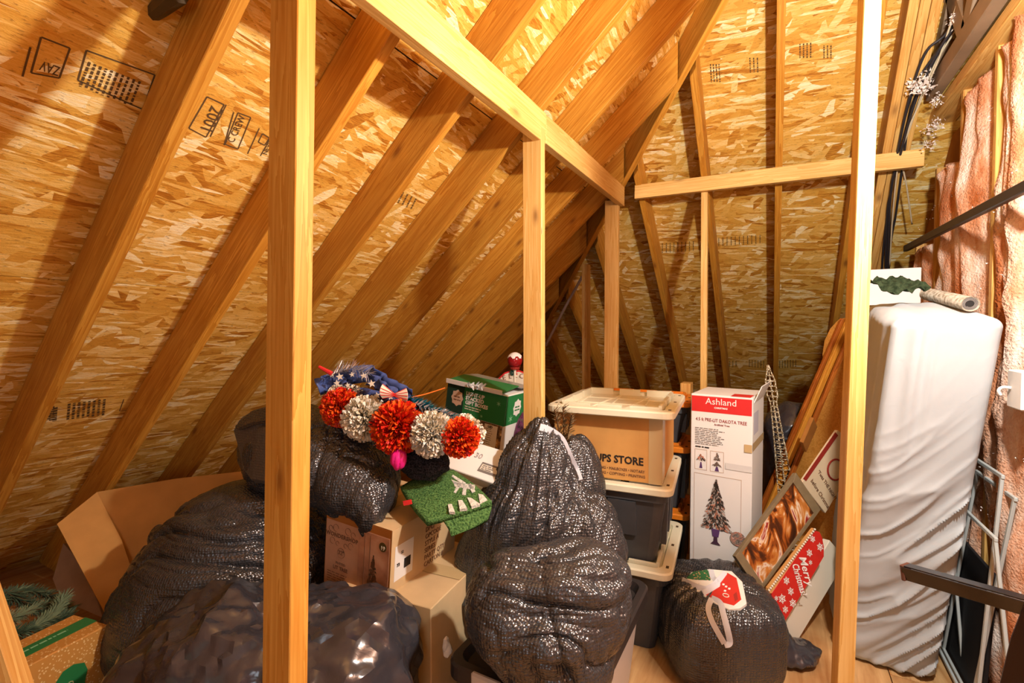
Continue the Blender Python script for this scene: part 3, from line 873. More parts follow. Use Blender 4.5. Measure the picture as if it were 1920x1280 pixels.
# crumpled green cloth leaf
nu = 14; V = []; F = []
lo = P(1683, 552, 1.93)
for i in range(nu + 1):
    for j in range(nu + 1):
        uu = i / nu - 0.5; vv = j / nu - 0.5
        p = lo + CR * (uu * 0.15) + CF * (vv * 0.14)
        tri = abs(((uu * 2.6 + vv) % 1.0) - 0.5) * 0.05 + 0.012 * mnoise.noise(Vector((uu * 6, vv * 6, 1)))
        lim = 0.5 - abs(uu) * 0.35
        V.append((p + CF * 0) + Vector((0, 0, tri + 0.018 + 0.02 * (uu + 0.5) + vv * 0.06)))
for i in range(nu):
    for j in range(nu): F.append((i * (nu + 1) + j, (i + 1) * (nu + 1) + j, (i + 1) * (nu + 1) + j + 1, i * (nu + 1) + j + 1))
gl = pydata('cloth_leaf', V, F, fabric_material('dark_green_cloth', (58, 70, 48), (34, 44, 28), 60), None, I4, False)
sm = gl.modifiers.new('thick', 'SOLIDIFY'); sm.thickness = 0.003
tag(gl, 'crumpled dark green cloth leaf beside the ribbed roll', 'cloth')
# white box on the wall
eb = empty('switch_box', T(Px(1908, 730, 0.66)), 'white wall box with a small hook, at the mattress edge', 'box')
e0 = Px(1895, 762, 0.665); e1 = Px(1925, 697, 0.665)
box('housing', (0.655, e1.y, e0.z), (0.69, e0.y, e1.z), M_WHITE, eb, I4, 0.004, local=False)
hk = Px(1896, 727, 0.655)
V, F = tubev(spline([hk, hk + Vector((-0.018, 0.006, 0.0)), hk + Vector((-0.026, 0.01, -0.012)), hk + Vector((-0.02, 0.012, -0.026))], 5), 0.005, 8)
pydata('hook', V, F, M_WHITE, eb, I4, False, smooth=True)

# frames leaning between the mattress and the wall
def frame_bar(name, a, b, w, th, root, mat=M_ALU):
    return beam(name, a, b, w, th, (0, 1, 0), mat, root, 0.002)
def screen(top, bot, back, label):
    r = empty('screen_frame', T(Px(*bot)), label, 'frame', 'screen frames behind the mattress')
    a, b = Px(*top), Px(*bot); d = (b - a); k = (0.01 - a.z) / d.z; b = a + d * k
    off = Vector((0.0, back, 0.0))
    frame_bar('upright', a, b, 0.015, 0.010, r); frame_bar('upright', a + off, b + off, 0.015, 0.010, r)
    beam('rail', a - Vector((0, .011, 0)), a + off + Vector((0, .011, 0)), 0.010, 0.014, (1, 0, 0), M_ALU, r, 0.002)
    beam('rail', b + Vector((0, -.011, 0.011)), b + off + Vector((0, .011, 0.011)), 0.010, 0.014, (1, 0, 0), M_ALU, r, 0.002)
screen((1879, 893, 0.675), (1838, 1260, 0.64), 0.62, 'tallest white metal frame leaning behind the mattress')
screen((1903, 935, 0.70), (1862, 1130, 0.675), 0.34, 'white metal frame with a bent corner by the insulation')
screen((1866, 1010, 0.642), (1893, 1270, 0.66), 0.5, 'short white metal frame crossing behind the black rail')
bp = box('black_panel', (0.0, 0.0, 0.0), (0.012, 0.55, 0.52), plain('matte_black_board', (30, 28, 30), 0.7), None, T(0.66, 2.28, 0.004) @ Ry(3), 0.002)
tag(bp, 'black board standing on the floor behind the metal frames', 'board')

# black bed rail
bf = empty('bed_rail', T(P(1900, 1200, 1.2)), 'black steel bed rail jutting out in front of the mattress', 'rail')
ra = P(1692, 1074, 1.36); rb = P(1960, 1152, 1.10); rx = rb - ra
M_RAIL = plain('black_rail_paint', (24, 22, 26), 0.22, 0.8)
beam('rail_web', ra, rb, 0.004, 0.040, (CF + Vector((0, 0, 0))), M_RAIL, bf, 0.001)
mm = frame(ra, rx, z=(0, 0, 1))
box('rail_flange', (0, 0, 0.018), (rx.length, 0.032, 0.022), M_RAIL, bf, mm, 0.0008, local=False)
box('end_cap', (-0.004, -0.003, -0.021), (0.006, 0.034, 0.023), plain('rusty_end', (92, 56, 40), 0.6), bf, mm, 0.002, local=False)
up0 = P(1960, 1100, 1.08)
V = [hit(x, y, plane3(P(1900, 1200, 1.15), P(1930, 1280, 1.12), P(1990, 1100, 1.0))) for x, y in [(1928, 1100), (2060, 1100), (2060, 1420), (1860, 1420), (1874, 1300), (1896, 1200)]]
slab('side_plate', [(1930, 1100), (2080, 1090), (2080, 1700), (1850, 1700), (1868, 1300), (1893, 1195)], plane3(P(1900, 1200, 1.15), P(1930, 1280, 1.13), P(1990, 1100, 1.04)), 0.02, plain('dark_brown_panel', (44, 26, 22), 0.4), bf, 0.003)
# ------------------------------------------------------------------ totes
def rrect(w, d, r, n=5):
    out = []
    for cx, cy, a in ((w - r, d - r, 0), (r, d - r, 90), (r, r, 180), (w - r, r, 270)):
        for i in range(n + 1):
            t = math.radians(a + 90 * i / n); out.append((cx + r * math.cos(t), cy + r * math.sin(t)))
    return out
def loft(rings):
    V = []; F = []; n = len(rings[0])
    for r in rings: V += r
    for i in range(len(rings) - 1):
        for j in range(n): F.append((i * n + j, i * n + (j + 1) % n, (i + 1) * n + (j + 1) % n, (i + 1) * n + j))
    F.append(tuple(range(n))[::-1]); F.append(tuple((len(rings) - 1) * n + j for j in range(n)))
    return V, F
def ring(w, d, r, inset, z):
    return [(x * (w - 2 * inset) / w + inset, y * (d - 2 * inset) / d + inset, z) for x, y in rrect(w, d, r)]
def lid_mesh(w, d, parent, M, mat, name='lid'):
    """snap-on tote lid: skirt, flat rim, sunken middle, raised blocks and ribs; local origin at the lid's lower near corner"""
    rt = [ring(w, d, 0.045, 0.004, 0.0), ring(w, d, 0.045, 0.0, 0.004), ring(w, d, 0.045, 0.0, 0.026), ring(w, d, 0.045, 0.006, 0.032),
          ring(w, d, 0.04, 0.045, 0.032), ring(w, d, 0.04, 0.052, 0.018)]
    parts = [loft(rt)]
    def blk(x0, y0, x1, y1, z0=0.018, z1=0.050): parts.append(bxv((x0, y0, z0), (x1, y1, z1)))
    i0 = 0.056; wall = 0.014
    for f0, f1 in ((0.02, 0.30), (0.38, 0.62), (0.70, 0.98)):
        L = w - 2 * i0
        blk(i0 + L * f0, d - i0 - wall, i0 + L * f1, d - i0); blk(i0 + L * f0, i0, i0 + L * f1, i0 + wall, z1=0.042)
    for f0, f1 in ((0.02, 0.28), (0.36, 0.62), (0.70, 0.98)):
        L = d - 2 * i0
        blk(w - i0 - wall, i0 + L * f0, w - i0, i0 + L * f1, z1=0.048); blk(i0, i0 + L * f0, i0 + wall, i0 + L * f1, z1=0.048)
    lid = multi(name, parts, mat, parent, M, True)
    ribs = []
    for k in range(5):
        x0 = i0 + 0.05 + k * (w - 2 * i0 - 0.1) / 4.5
        a = Vector((x0, i0 + 0.04, 0.019)); b = Vector((x0 + (0.05 if k % 2 else -0.02), d - i0 - 0.05, 0.019))
        ribs.append(tubev([a, b], 0.004, 6))
    for yy in (d * 0.36, d * 0.63): ribs.append(tubev([(i0 + 0.03, yy, 0.019), (w - i0 - 0.03, yy, 0.019)], 0.004, 6))
    multi('rib', ribs, mat, lid)
    for fx, fy in ((0.955, 0.12), (0.955, 0.5), (0.955, 0.88), (0.05, 0.12), (0.05, 0.88)):
        box('lock_hole', (w * fx - 0.006, d * fy - 0.011, 0.0315), (w * fx + 0.006, d * fy + 0.011, 0.0328), plain('hole_dark', (74, 58, 32), 0.8), lid)
    return lid
def tote(M, w, d, h, bodym, lidm, label, group, lidname='lid'):
    r = empty('storage_tote', M @ T(w / 2, d / 2, 0), label, 'tote', group)
    loc = T(-w / 2, -d / 2, 0)
    hb = h - 0.036
    rings = [ring(w, d, 0.05, 0.075, 0.0), ring(w, d, 0.05, 0.066, 0.05), ring(w, d, 0.05, 0.035, hb - 0.05), ring(w, d, 0.05, 0.034, hb - 0.045), ring(w, d, 0.05, 0.022, hb - 0.04), ring(w, d, 0.05, 0.02, hb)]
    V, F = loft(rings); pydata('body', V, F, bodym, r, loc)
    # ribs on the long side and a recessed label panel in front
    for k in range(3):
        y0 = d * (0.22 + 0.24 * k)
        pydata('side_rib', *[[(w - 0.060, y0, 0.06), (w - 0.036, y0, 0.06), (w - 0.060, y0 + 0.05, 0.06), (w - 0.036, y0 + 0.05, 0.06),
                              (w - 0.040, y0, hb - 0.05), (w - 0.028, y0, hb - 0.05), (w - 0.040, y0 + 0.05, hb - 0.05), (w - 0.028, y0 + 0.05, hb - 0.05)],
                             [(0, 2, 3, 1), (4, 5, 7, 6), (0, 1, 5, 4), (2, 6, 7, 3), (0, 4, 6, 2), (1, 3, 7, 5)]], bodym, r, loc)
    pydata('handle_panel', *[[(w * 0.50, 0.042, hb - 0.20), (w * 0.72, 0.042, hb - 0.20), (w * 0.50, 0.019, hb - 0.045), (w * 0.72, 0.019, hb - 0.045),
                              (w * 0.50, 0.07, hb - 0.20), (w * 0.72, 0.07, hb - 0.20), (w * 0.50, 0.05, hb - 0.045), (w * 0.72, 0.05, hb - 0.045)],
                             [(0, 1, 3, 2), (4, 6, 7, 5), (0, 4, 5, 1), (2, 3, 7, 6), (0, 2, 6, 4), (1, 5, 7, 3)]], bodym, r, loc)
    lid_mesh(w, d, r, loc @ T(0, 0, hb - 0.004), lidm, lidname)
    return r
TA = 5.0; TW, TD = 0.545, 0.60
TO = Vector((-0.905, 1.955, 0))
def TM(z, da=0, dx=0, dy=0): return T(TO.x + dx, TO.y + dy, z) @ Rz(TA + da)
tote(TM(0.002), TW, TD, 0.385, M_BLACKP, M_CREAM, 'charcoal tote with a cream lid at the bottom of the stack', 'cream lidded totes')
tote(TM(0.385, 1.0, 0.0, 0.0), TW, TD, 0.352, M_BLACKP, M_CREAM, 'charcoal tote with a cream lid under the amber-lit carton', 'cream lidded totes')
# shop carton on the totes
ux, uy = 0.50, 0.50
uM = TM(0.737, 0) @ T(0.018, 0.045, 0.0)
ur = empty('shop_carton', uM @ T(ux / 2, uy / 2, 0), 'brown carton lettered UPS STORE between two cream lids', 'box')
box('body', (0, 0, 0), (ux - 0.02, uy, 0.285), M_KRAFT, ur, uM, 0.003, local=False)
fm = lambda x, z: uM @ T(x, -0.001, z) @ Rx(90)
text('THE UPS STORE', 0.046, M_BLACK, ur, fm(0.105, 0.075), align='LEFT', sx=0.92, local=False, bold=0.0012)
text('PACKING • SHIPPING • MAILBOXES • NOTARY', 0.0175, M_BROWNP, ur, fm(0.10, 0.042), sx=0.86, local=False)
text('PRINTING • FAXING • COPYING • PRINTING', 0.0175, M_BROWNP, ur, fm(0.10, 0.020), sx=0.9, local=False)
pydata('seam_tape', *bxv((ux - 0.0195, -0.001, 0.0), (ux - 0.0185, 0.09, 0.285)), M_TAPE, ur, uM, False)
pydata('seam_tape', *bxv((ux - 0.075, -0.0012, 0.0), (ux - 0.02, -0.0002, 0.285)), M_TAPE, ur, uM, False)
tl = empty('tote_lid', TM(1.022) @ T(TW / 2, TD / 2, 0), 'loose cream tote lid resting on top of the lettered carton', 'lid')
lid_mesh(TW + 0.01, TD + 0.02, tl, T(-TW / 2 - 0.005, -TD / 2 - 0.01, 0.001), M_CREAM, 'panel')
# orange lidded stack behind
for k, lab in enumerate(['charcoal tote with an orange lid lowest behind the cream lidded stack', 'charcoal tote with an orange lid second up behind the cream lidded stack', 'charcoal tote with an orange lid topmost behind the cream lidded stack']):
    tote(T(-0.955, 2.665, (0.002, 0.388, 0.758)[k]) @ Rz(3), 0.56, 0.36, (0.385, 0.369, 0.25)[k], M_BLACKP, M_ORANGE, lab, 'orange lidded totes')
pk = box('wood_plank', (0, 0, 0), (0.06, 0.10, 1.06), M_PINE, None, T(-0.515, 3.07, 0.0) @ Rz(0), 0.002)
tag(pk, 'rough plank standing upright between the totes and the white tree carton', 'plank')

# ------------------------------------------------------------------ boxed tree
ab = Carton('tree_carton', (1296, 737, 2.47), (1412, 744, 2.30), (1300, 1110, 2.47), 0.34, M_WHITE, 'tall white carton with a red top band and a picture of a potted tree', upright=True, h=1.062)
ab.h = ab.h; W_, H_ = ab.w, ab.h
z0 = ab.M.translation.z
ab.patch('front', 0.004, H_ - 0.0897, W_ - 0.004, H_ - 0.0094, M_RED, 'red_band')
ab.patch('top', 0.19, 0.0, W_ - 0.01, 0.10, M_RED, 'red_band')
ab.txt('front', W_ * 0.5, H_ - 0.0484, 'Ashland', 0.046, M_WHITE, align='CENTER')
ab.txt('front', W_ * 0.5, H_ - 0.0686, 'CHRISTMAS', 0.012, M_WHITE, align='CENTER', bold=0.0004)
ab.txt('front', W_ * 0.5, H_ - 0.1365, '4.5 ft PRE-LIT DAKOTA TREE', 0.024, M_DRED, align='CENTER', sx=0.80)
ab.txt('front', W_ * 0.52, H_ - 0.1537, 'Artificial Tree', 0.013, M_DRED, align='CENTER')
ab.lines('front', 0.022, H_ - 0.1732, 0.15, 10, 0.009, 0.0034, M_GREY)
ab.lines('front', 0.024, H_ - 0.2691, 0.09, 1, 0.01, 0.006, M_BLACK, seed=8)
def outline(c, face, u0, v0, u1, v1, t, mat, name='print_border'):
    parts = [bxv((u0, v0, 0), (u1, v0 + t, 0.0005)), bxv((u0, v1 - t, 0), (u1, v1, 0.0005)), bxv((u0, v0, 0), (u0 + t, v1, 0.0005)), bxv((u1 - t, v0, 0), (u1, v1, 0.0005))]
    return multi(name, parts, mat, c.root, getattr(c, face)(0, 0, 0.0006), False)
def tree_print(c, face, u, v, h, w, seed=1, mats=None, n=260, size=0.008):
    """printed picture of a fir: flat flecks in several colours"""
    rr = random.Random(seed); mats = mats or [M_DGREEN, M_BROWNP, M_TAN]
    for mi, m in enumerate(mats):
        parts = []
        for i in range(n // len(mats)):
            f = rr.random() ** 0.75; y = v + h * (1 - f); hw = w / 2 * f * (0.75 + 0.35 * ((f * 9) % 1.0))
            x = u + rr.uniform(-1, 1) * hw; s = size * (0.6 + rr.random()); a = math.atan2(-0.5, (x - u) / (w / 2) + 0.01)
            dx, dy = math.cos(a) * s, math.sin(a) * s
            parts.append(([(x - dy * .35, y + dx * .35, 0), (x + dx, y + dy, 0), (x + dy * .35, y - dx * .35, 0), (x - dx * .4, y - dy * .4, 0)], [(0, 1, 2, 3)]))
        multi('printed_tree', parts, m, c.root, getattr(c, face)(0, 0, 0.0012 + 0.0003 * mi), False)
M_PURP = plain('purple_print', (92, 62, 108), 0.55)
M_PTREE = [plain('tree_print_dark', (74, 62, 54), 0.6), plain('tree_print_mid', (140, 118, 104), 0.6), plain('tree_print_lit', (206, 138, 110), 0.6), plain('tree_print_pale', (196, 186, 176), 0.6)]
outline(ab, 'front', 0.022, H_ - 0.3900, 0.082, H_ - 0.2847, 0.0015, M_TAN); outline(ab, 'front', 0.098, H_ - 0.3900, 0.162, H_ - 0.2847, 0.0015, M_TAN)
outline(ab, 'front', 0.02, H_ - 1.02, 0.245, H_ - 0.4095, 0.0015, M_TAN)
tree_print(ab, 'front', 0.052, H_ - 0.3393, 0.03, 0.05, 4, M_PTREE[:3], 40, 0.008); ab.poly('front', [(0.045, H_ - 0.3822), (0.06, H_ - 0.3822), (0.055, H_ - 0.3510), (0.05, H_ - 0.3510)], M_PURP)
tree_print(ab, 'front', 0.130, H_ - 0.3276, 0.035, 0.03, 5, M_PTREE[:2], 40, 0.007); tree_print(ab, 'front', 0.130, H_ - 0.3588, 0.02, 0.04, 6, M_PTREE[:2], 40, 0.007); ab.poly('front', [(0.12, H_ - 0.3861), (0.14, H_ - 0.3861), (0.134, H_ - 0.3627), (0.126, H_ - 0.3627)], M_PURP)
tree_print(ab, 'front', 0.128, H_ - 0.6825, 0.255, 0.140, 9, [M_PTREE[0], M_PTREE[1], M_PTREE[0], M_PTREE[2], M_PTREE[3], M_PTREE[0]], 1100, 0.010)
ab.poly('front', [(0.108, H_ - 0.6825), (0.148, H_ - 0.6825), (0.142, H_ - 0.7215), (0.114, H_ - 0.7215)], M_PURP, 'printed_urn', lift=0.0026)
ab.poly('front', [(0.120, H_ - 0.7215), (0.136, H_ - 0.7215), (0.138, H_ - 0.7449), (0.152, H_ - 0.7605), (0.104, H_ - 0.7605), (0.118, H_ - 0.7449)], plain('urn_print', (72, 48, 66), 0.55), 'printed_urn', lift=0.0026)
ab.poly('front', ngon(0.232, H_ - 0.7059, 0.036), blotch_material('ornament_print', [(0.3, (60, 52, 44)), (0.45, (150, 140, 130)), (0.6, (206, 120, 90)), (0.7, (230, 220, 210))], 80), 'printed_roundel', lift=0.003)
ab.patch('right', 0.03, H_ - 0.1872, 0.16, H_ - 0.0780, plain('pale_lilac_print', (196, 194, 206), 0.6), 'barcode_panel')
ab.patch('right', 0.0, H_ - 0.2613, 0.33, H_ - 0.2223, M_TAPE, 'packing_tape', lift=0.002); ab.patch('front', W_ - 0.035, H_ - 0.2691, W_, H_ - 0.2301, M_TAPE, 'packing_tape', lift=0.003)
ab.patch('front', 0.17, H_ - 0.3666, W_, H_ - 0.3354, plain('clear_tape', (214, 212, 208), 0.25), 'clear_tape', lift=0.002)
# raised flap on the side
fp = pydata('flap', *bxv((0, 0, 0), (0.004, 0.30, 0.09)), M_WHITE, ab.root, ab.M @ T(ab.w - 0.002, 0.03, H_ - 0.0273) @ Ry(22), False)

# glittering spire behind the carton
gs = empty('glitter_spire', T(Py(1462, 880, 3.0).x, 3.0, 0), 'slim gold wire spire sparkling behind the tree carton', 'decoration')
b_ = P(1466, 862, 2.75); tp = P(1440, 684, 2.75); parts = []
M_GLIT = blotch_material('glitter_gold', [(0.4, (96, 70, 36)), (0.52, (190, 170, 130)), (0.6, (250, 240, 215))], 160, 0, 0.35)
def spr(f): return 0.062 * (1 - f) ** 1.5 + 0.012 + (0.014 if 0.80 < f < 0.92 else 0)
bz = Vector((b_.x, b_.y, 0.35))
base0 = b_ + (b_ - tp) * 0.9
def axp(f): return base0.lerp(tp, f)
for k in range(6):
    pl = [axp(f) + (CR * math.cos(k * 1.047) + CF * math.sin(k * 1.047)) * (spr(f) if f < 0.97 else 0.003) for f in [i / 24 for i in range(25)]]
    parts.append(tubev(pl, 0.0035, 5))

for i in range(34):
    f = i / 34 * 0.97; pl = [axp(f) + (CR * math.cos(a) + CF * math.sin(a)) * spr(f) for a in [j * 0.7854 for j in range(8)]]
    parts.append(tubev(pl, 0.0032, 5, closed=True))
tag(multi('wire_lattice', parts, M_GLIT, gs, I4, False), kind='stuff')
pydata('stand', *tubev([Vector((base0.x, base0.y, 0.0)), base0], 0.018, 8), M_GLIT, gs, I4, False)

# ------------------------------------------------------------------ leaning boards and pictures
PLA = plane3(P(1430, 985, 2.62), P(1590, 600, 2.62), P(1600, 900, 2.85))
def lean_board(x0, y0, x1, y1, t0, t1, w, th, mat, label, cat='board'):
    a = P(x0, y0, t0); b = P(x1, y1, t1); d = b - a; k = (0.01 - a.z) / d.z; a = a + d * k
    return tag(beam('lean_board', a, b, th, w, -CF, mat, None, 0.003), label, cat, 'boards leaning beside the mattress')
M_RWOOD = pine_material('reddish_trim_wood', (150, 74, 22), (204, 116, 44), knot=False, rough=0.35)
M_YWOOD = pine_material('golden_trim_wood', (198, 124, 36), (232, 164, 66), knot=False, rough=0.35)
lean_board(1434, 938, 1582, 598, 2.84, 2.66, 0.032, 0.022, M_RWOOD, 'reddish trim board leaning outermost beside the tree carton')
lean_board(1442, 950, 1596, 590, 2.78, 2.60, 0.030, 0.022, M_YWOOD, 'golden trim board leaning just inside the reddish one')
lean_board(1454, 960, 1604, 604, 2.72, 2.54, 0.022, 0.02, M_RWOOD, 'narrow reddish trim board leaning nearest the sign')
tt = slab('table_top', [(1432, 1010), (1548, 700), (1541, 665), (1545, 638), (1556, 615), (1572, 598), (1590, 594), (1592, 600), (1594, 700), (1594, 1080), (1500, 1066)], plane3(P(1450, 1000, 2.86), P(1560, 640, 2.72), P(1600, 950, 2.42)), 0.03, pine_material('honey_veneer', (196, 128, 48), (226, 164, 80), knot=False, rough=0.4), None, 0.004)
tag(tt, 'honey coloured table top with a rounded pale edge leaning behind the trim boards', 'table top')
sb = slab('wood_offcut', [(1506, 830), (1526, 783), (1533, 800), (1512, 848)], plane3(P(1506, 830, 2.45), P(1526, 783, 2.45), P(1533, 800, 2.5)), 0.02, M_KRAFTD, None, 0.002)
tag(sb, 'small dark stamped offcut wedged among the leaning trim boards', 'offcut')

PLS = plane3(P(1510, 900, 2.36), P(1565, 815, 2.42), P(1560, 950, 2.40))
ws = empty('slogan_sign', T(P(1540, 900, 2.40)), 'cream sign with a dark red edge and slanting slogan lettering', 'sign')
slab('panel', [(1503, 905), (1571, 806), (1618, 846), (1548, 962)], PLS, 0.018, plain('cream_sign', (226, 200, 164), 0.6), ws, 0.002)
slab('painted_edge', [(1506, 897), (1566, 810), (1571, 816), (1511, 902)], PLS, 0.002, M_DRED, ws, front=0.0015)
def ontext(s, px, py, qx, qy, pl, size, mat, root, **kw):
    a = hit(px, py, pl); b = hit(qx, qy, pl); n = pl[1]
    if n.dot(CAM - a) < 0: n = -n
    return text(s, size, mat, root, frame(a + n * 0.0025, b - a, z=n), local=False, **kw)
ontext('\'Twas THE NIGHT', 1532, 884, 1557, 925, PLS, 0.024, M_BROWNP, ws)
ontext('before Christmas', 1519, 901, 1546, 945, PLS, 0.027, M_BROWNP, ws)
nrm = PLS[1] if PLS[1].dot(CAM - PLS[0]) > 0 else -PLS[1]
cpt = hit(1566, 880, PLS); mt = frame(cpt + nrm * 0.003, hit(1576, 890, PLS) - cpt, z=nrm)
V, F = tubev([mt @ Vector((0.052 * math.cos(a), 0.052 * math.sin(a), 0)) for a in [k * 0.2618 for k in range(24)]], 0.0045, 6, closed=True); pydata('roundel', V, F, M_DRED, ws, I4, False)

PLP = plane3(P(1493, 887, 2.28), P(1538, 955, 2.26), P(1436, 1092, 2.10))
pf = empty('framed_picture', T(P(1480, 1000, 2.2)), 'framed painting in russet and cream leaning behind the red sign', 'picture')
def quad_in(q, f):
    c = (sum(p[0] for p in q) / 4, sum(p[1] for p in q) / 4); return [(c[0] + (p[0] - c[0]) * f, c[1] + (p[1] - c[1]) * f) for p in q]
Q = [(1493, 886), (1539, 955), (1425, 1112), (1379, 1043)]
Mpic = blotch_material('russet_painting', [(0.30, (36, 20, 10)), (0.42, (84, 40, 14)), (0.48, (160, 82, 26)), (0.54, (196, 128, 60)), (0.585, (222, 206, 182)), (0.63, (160, 40, 30)), (0.70, (60, 32, 16))], 9, 2.2, 0.4, 5, (1, 0.55, 1))
slab('canvas', quad_in(Q, 0.86), PLP, 0.006, Mpic, pf, front=-0.006)
Q2 = quad_in(Q, 0.84); M_FR = plain('grey_brown_frame', (124, 106, 78), 0.5, noise=0.12, nscale=25)  # frame and painting colours darkened to hold the shadow they lean in
for i in range(4):
    j = (i + 1) % 4; slab('frame_bar', [Q[i], Q[j], Q2[j], Q2[i]], PLP, 0.022, M_FR, pf, 0.001)

PLR = plane3(P(1530, 990, 2.14), P(1546, 1042, 2.12), P(1462, 1180, 1.99))
cb = slab('canvas_board', [(1462, 1172), (1556, 1012), (1580, 1040), (1566, 1085), (1493, 1206)], plane3(P(1540, 1030, 2.20), P(1565, 1060, 2.22), P(1475, 1180, 2.06)), 0.035, M_OFFW, None, 0.003)
tag(cb, 'plain cream canvas board leaning behind the red greeting sign', 'board')
rs = empty('greeting_sign', T(P(1500, 1090, 2.08)), 'red sign with white snowflakes and a Merry Christmas greeting', 'sign')
slab('panel', [(1522, 1001), (1530, 995), (1537, 997), (1542, 1008), (1545, 1025), (1545, 1043), (1508, 1106), (1470, 1168), (1463, 1183), (1459, 1176), (1461, 1150), (1458, 1132), (1449, 1130), (1447, 1112)], PLR, 0.016, plain('red_sign_paint', (190, 40, 32), 0.5, noise=0.08), rs, 0.001)
slab('backing_edge', [(1526, 990), (1522, 1001), (1447, 1112), (1440, 1112), (1441, 1102)], PLR, 0.014, plain('tan_edge', (204, 150, 88), 0.6), rs, 0.0, front=-0.001)
nr_ = PLR[1] if PLR[1].dot(CAM - PLR[0]) > 0 else -PLR[1]
for k in range(30):
    f = k / 29; c = hit(1526.5 + (1441 - 1526.5) * f, 992 + (1106 - 992) * f, PLR)
    me = bpy.data.meshes.get('bead_m')
    if me is None:
        D, Fi = ico(2); me = bpy.data.meshes.new('bead_m'); me.from_pydata((D * 0.0052).tolist(), [], Fi); me.materials.append(M_OFFW)
    link(bpy.data.objects.new('bead', me), rs, T(c + nr_ * 0.003))
ontext('Merry', 1497, 1043, 1511, 1093, PLR, 0.052, M_WHITE, rs, sx=0.95, shear=0.3, bold=0.0006)
ontext('Christmas!', 1484, 1057, 1499, 1108, PLR, 0.048, M_WHITE, rs, sx=0.62, shear=0.3, bold=0.0006)
def flake(px, py, r):
    c = hit(px, py, PLR); m = frame(c + nr_ * 0.002, hit(px + 5, py + 3, PLR) - c, z=nr_); parts = []
    for k in range(3):
        a = k * math.pi / 3; u = Vector((math.cos(a), math.sin(a), 0)) ; w = Vector((-u.y, u.x, 0)) * r * 0.09
        parts.append(([u * r + w, u * r - w, -u * r - w, -u * r + w], [(0, 1, 2, 3)]))
        for s in (-1, 1):
            q = u * s * r * 0.6; v2 = Vector((-u.y, u.x, 0)) * r * 0.35; w2 = u * r * 0.07
            parts.append(([q + v2 + w2, q + v2 - w2, q - v2 - w2, q - v2 + w2], [(0, 1, 2, 3)]))
    multi('snowflake', parts, M_WHITE, rs, m, False)
for x, y, r in [(1523, 1010, .02), (1537, 1025, .024), (1517, 1036, .022), (1519, 1054, .014), (1474, 1088, .022), (1482, 1108, .022), (1466, 1122, .026), (1455, 1121, .014), (1486, 1130, .024), (1472, 1142, .02), (1464, 1160, .02)]:
    flake(x, y, r * 0.75)

# dark bag deep behind the leaning boards
kb = blob('rubbish_bag', P(1492, 812, 3.05), [(0, 0, 0, .19, .16, .20), (.03, 0, -.25, .22, .18, .3), (0.02, 0, -.5, .22, .18, .36)], M_BAGS, sub=5, crumple=.018, seed=31, floor=0.0)
tag(kb, 'black bag in the dark gap behind the gold spire', 'bag')

# ------------------------------------------------------------------ bag with the truck sign
RB = P(1337, 1175, 2.02); RB.z = 0.165
rbag = empty('rubbish_bag', T(RB.x, RB.y, 0), 'squat black drawstring bag on the floor with a painted truck plaque on it', 'bag')
blob('bag_body', RB, [(0, 0, 0, .220, .25, .172)], M_BAGQ, rbag, sub=6, boxy=4.6, floor=0.0, folds=[((1, -.2, -.25), 11, .012)], pleat=((0.02, -.02, .17), 19, .050, .24), seed=5, fine=.005)
PLT = plane3(Pz(1300, 1090, .345), Pz(1392, 1130, .345), Pz(1345, 1070, .365))
plq = empty('truck_plaque', T(P(1350, 1105, 1.95)), 'white oval plaque painted with a red truck carrying a green tree', 'plaque')
slab('plate', [(1284, 1090), (1296, 1072), (1330, 1066), (1372, 1070), (1392, 1090), (1400, 1130), (1388, 1139), (1366, 1141), (1340, 1130), (1312, 1112), (1290, 1100)], PLT, 0.014, plain('plaque_white', (224, 220, 210), 0.5), plq, 0.002)
slab('tree_paint', [(1286, 1084), (1300, 1072), (1326, 1068), (1334, 1078), (1332, 1088), (1306, 1087)], PLT, 0.001, dots_material('tree_paint', (36, 98, 52), (206, 150, 110), 90, .28), plq, front=0.0015)
slab('truck_paint', [(1318, 1113), (1352, 1090), (1364, 1074), (1381, 1084), (1390, 1124), (1376, 1135), (1350, 1128)], PLT, 0.001, plain('truck_red', (196, 44, 30), 0.45), plq, front=0.0015)
slab('truck_paint', [(1318, 1106), (1360, 1078), (1364, 1080), (1330, 1108)], PLT, 0.001, M_RED, plq, front=0.0016)
slab('wheel_paint', [(1375, 1115), (1381, 1110), (1384, 1124), (1378, 1128)], PLT, 0.001, M_DRED, plq, front=0.002)
for x, y in [(1355, 1094), (1360, 1098), (1358, 1106), (1366, 1102)]: slab('light_paint', [(x, y), (x + 4, y + 1), (x + 3, y + 4), (x - 1, y + 3)], PLT, 0.001, M_WHITE, plq, front=0.0022)
hl = hit(1361, 1117, PLT); nT = PLT[1] if PLT[1].dot(CAM - PLT[0]) > 0 else -PLT[1]
V, F = tubev([frame(hl + nT * 0.003, CR, z=nT) @ Vector((0.011 * math.cos(a), 0.011 * math.sin(a), 0)) for a in [k * 0.5236 for k in range(12)]], 0.0018, 5, closed=True); pydata('headlight_paint', V, F, M_OFFW, plq, I4, False)
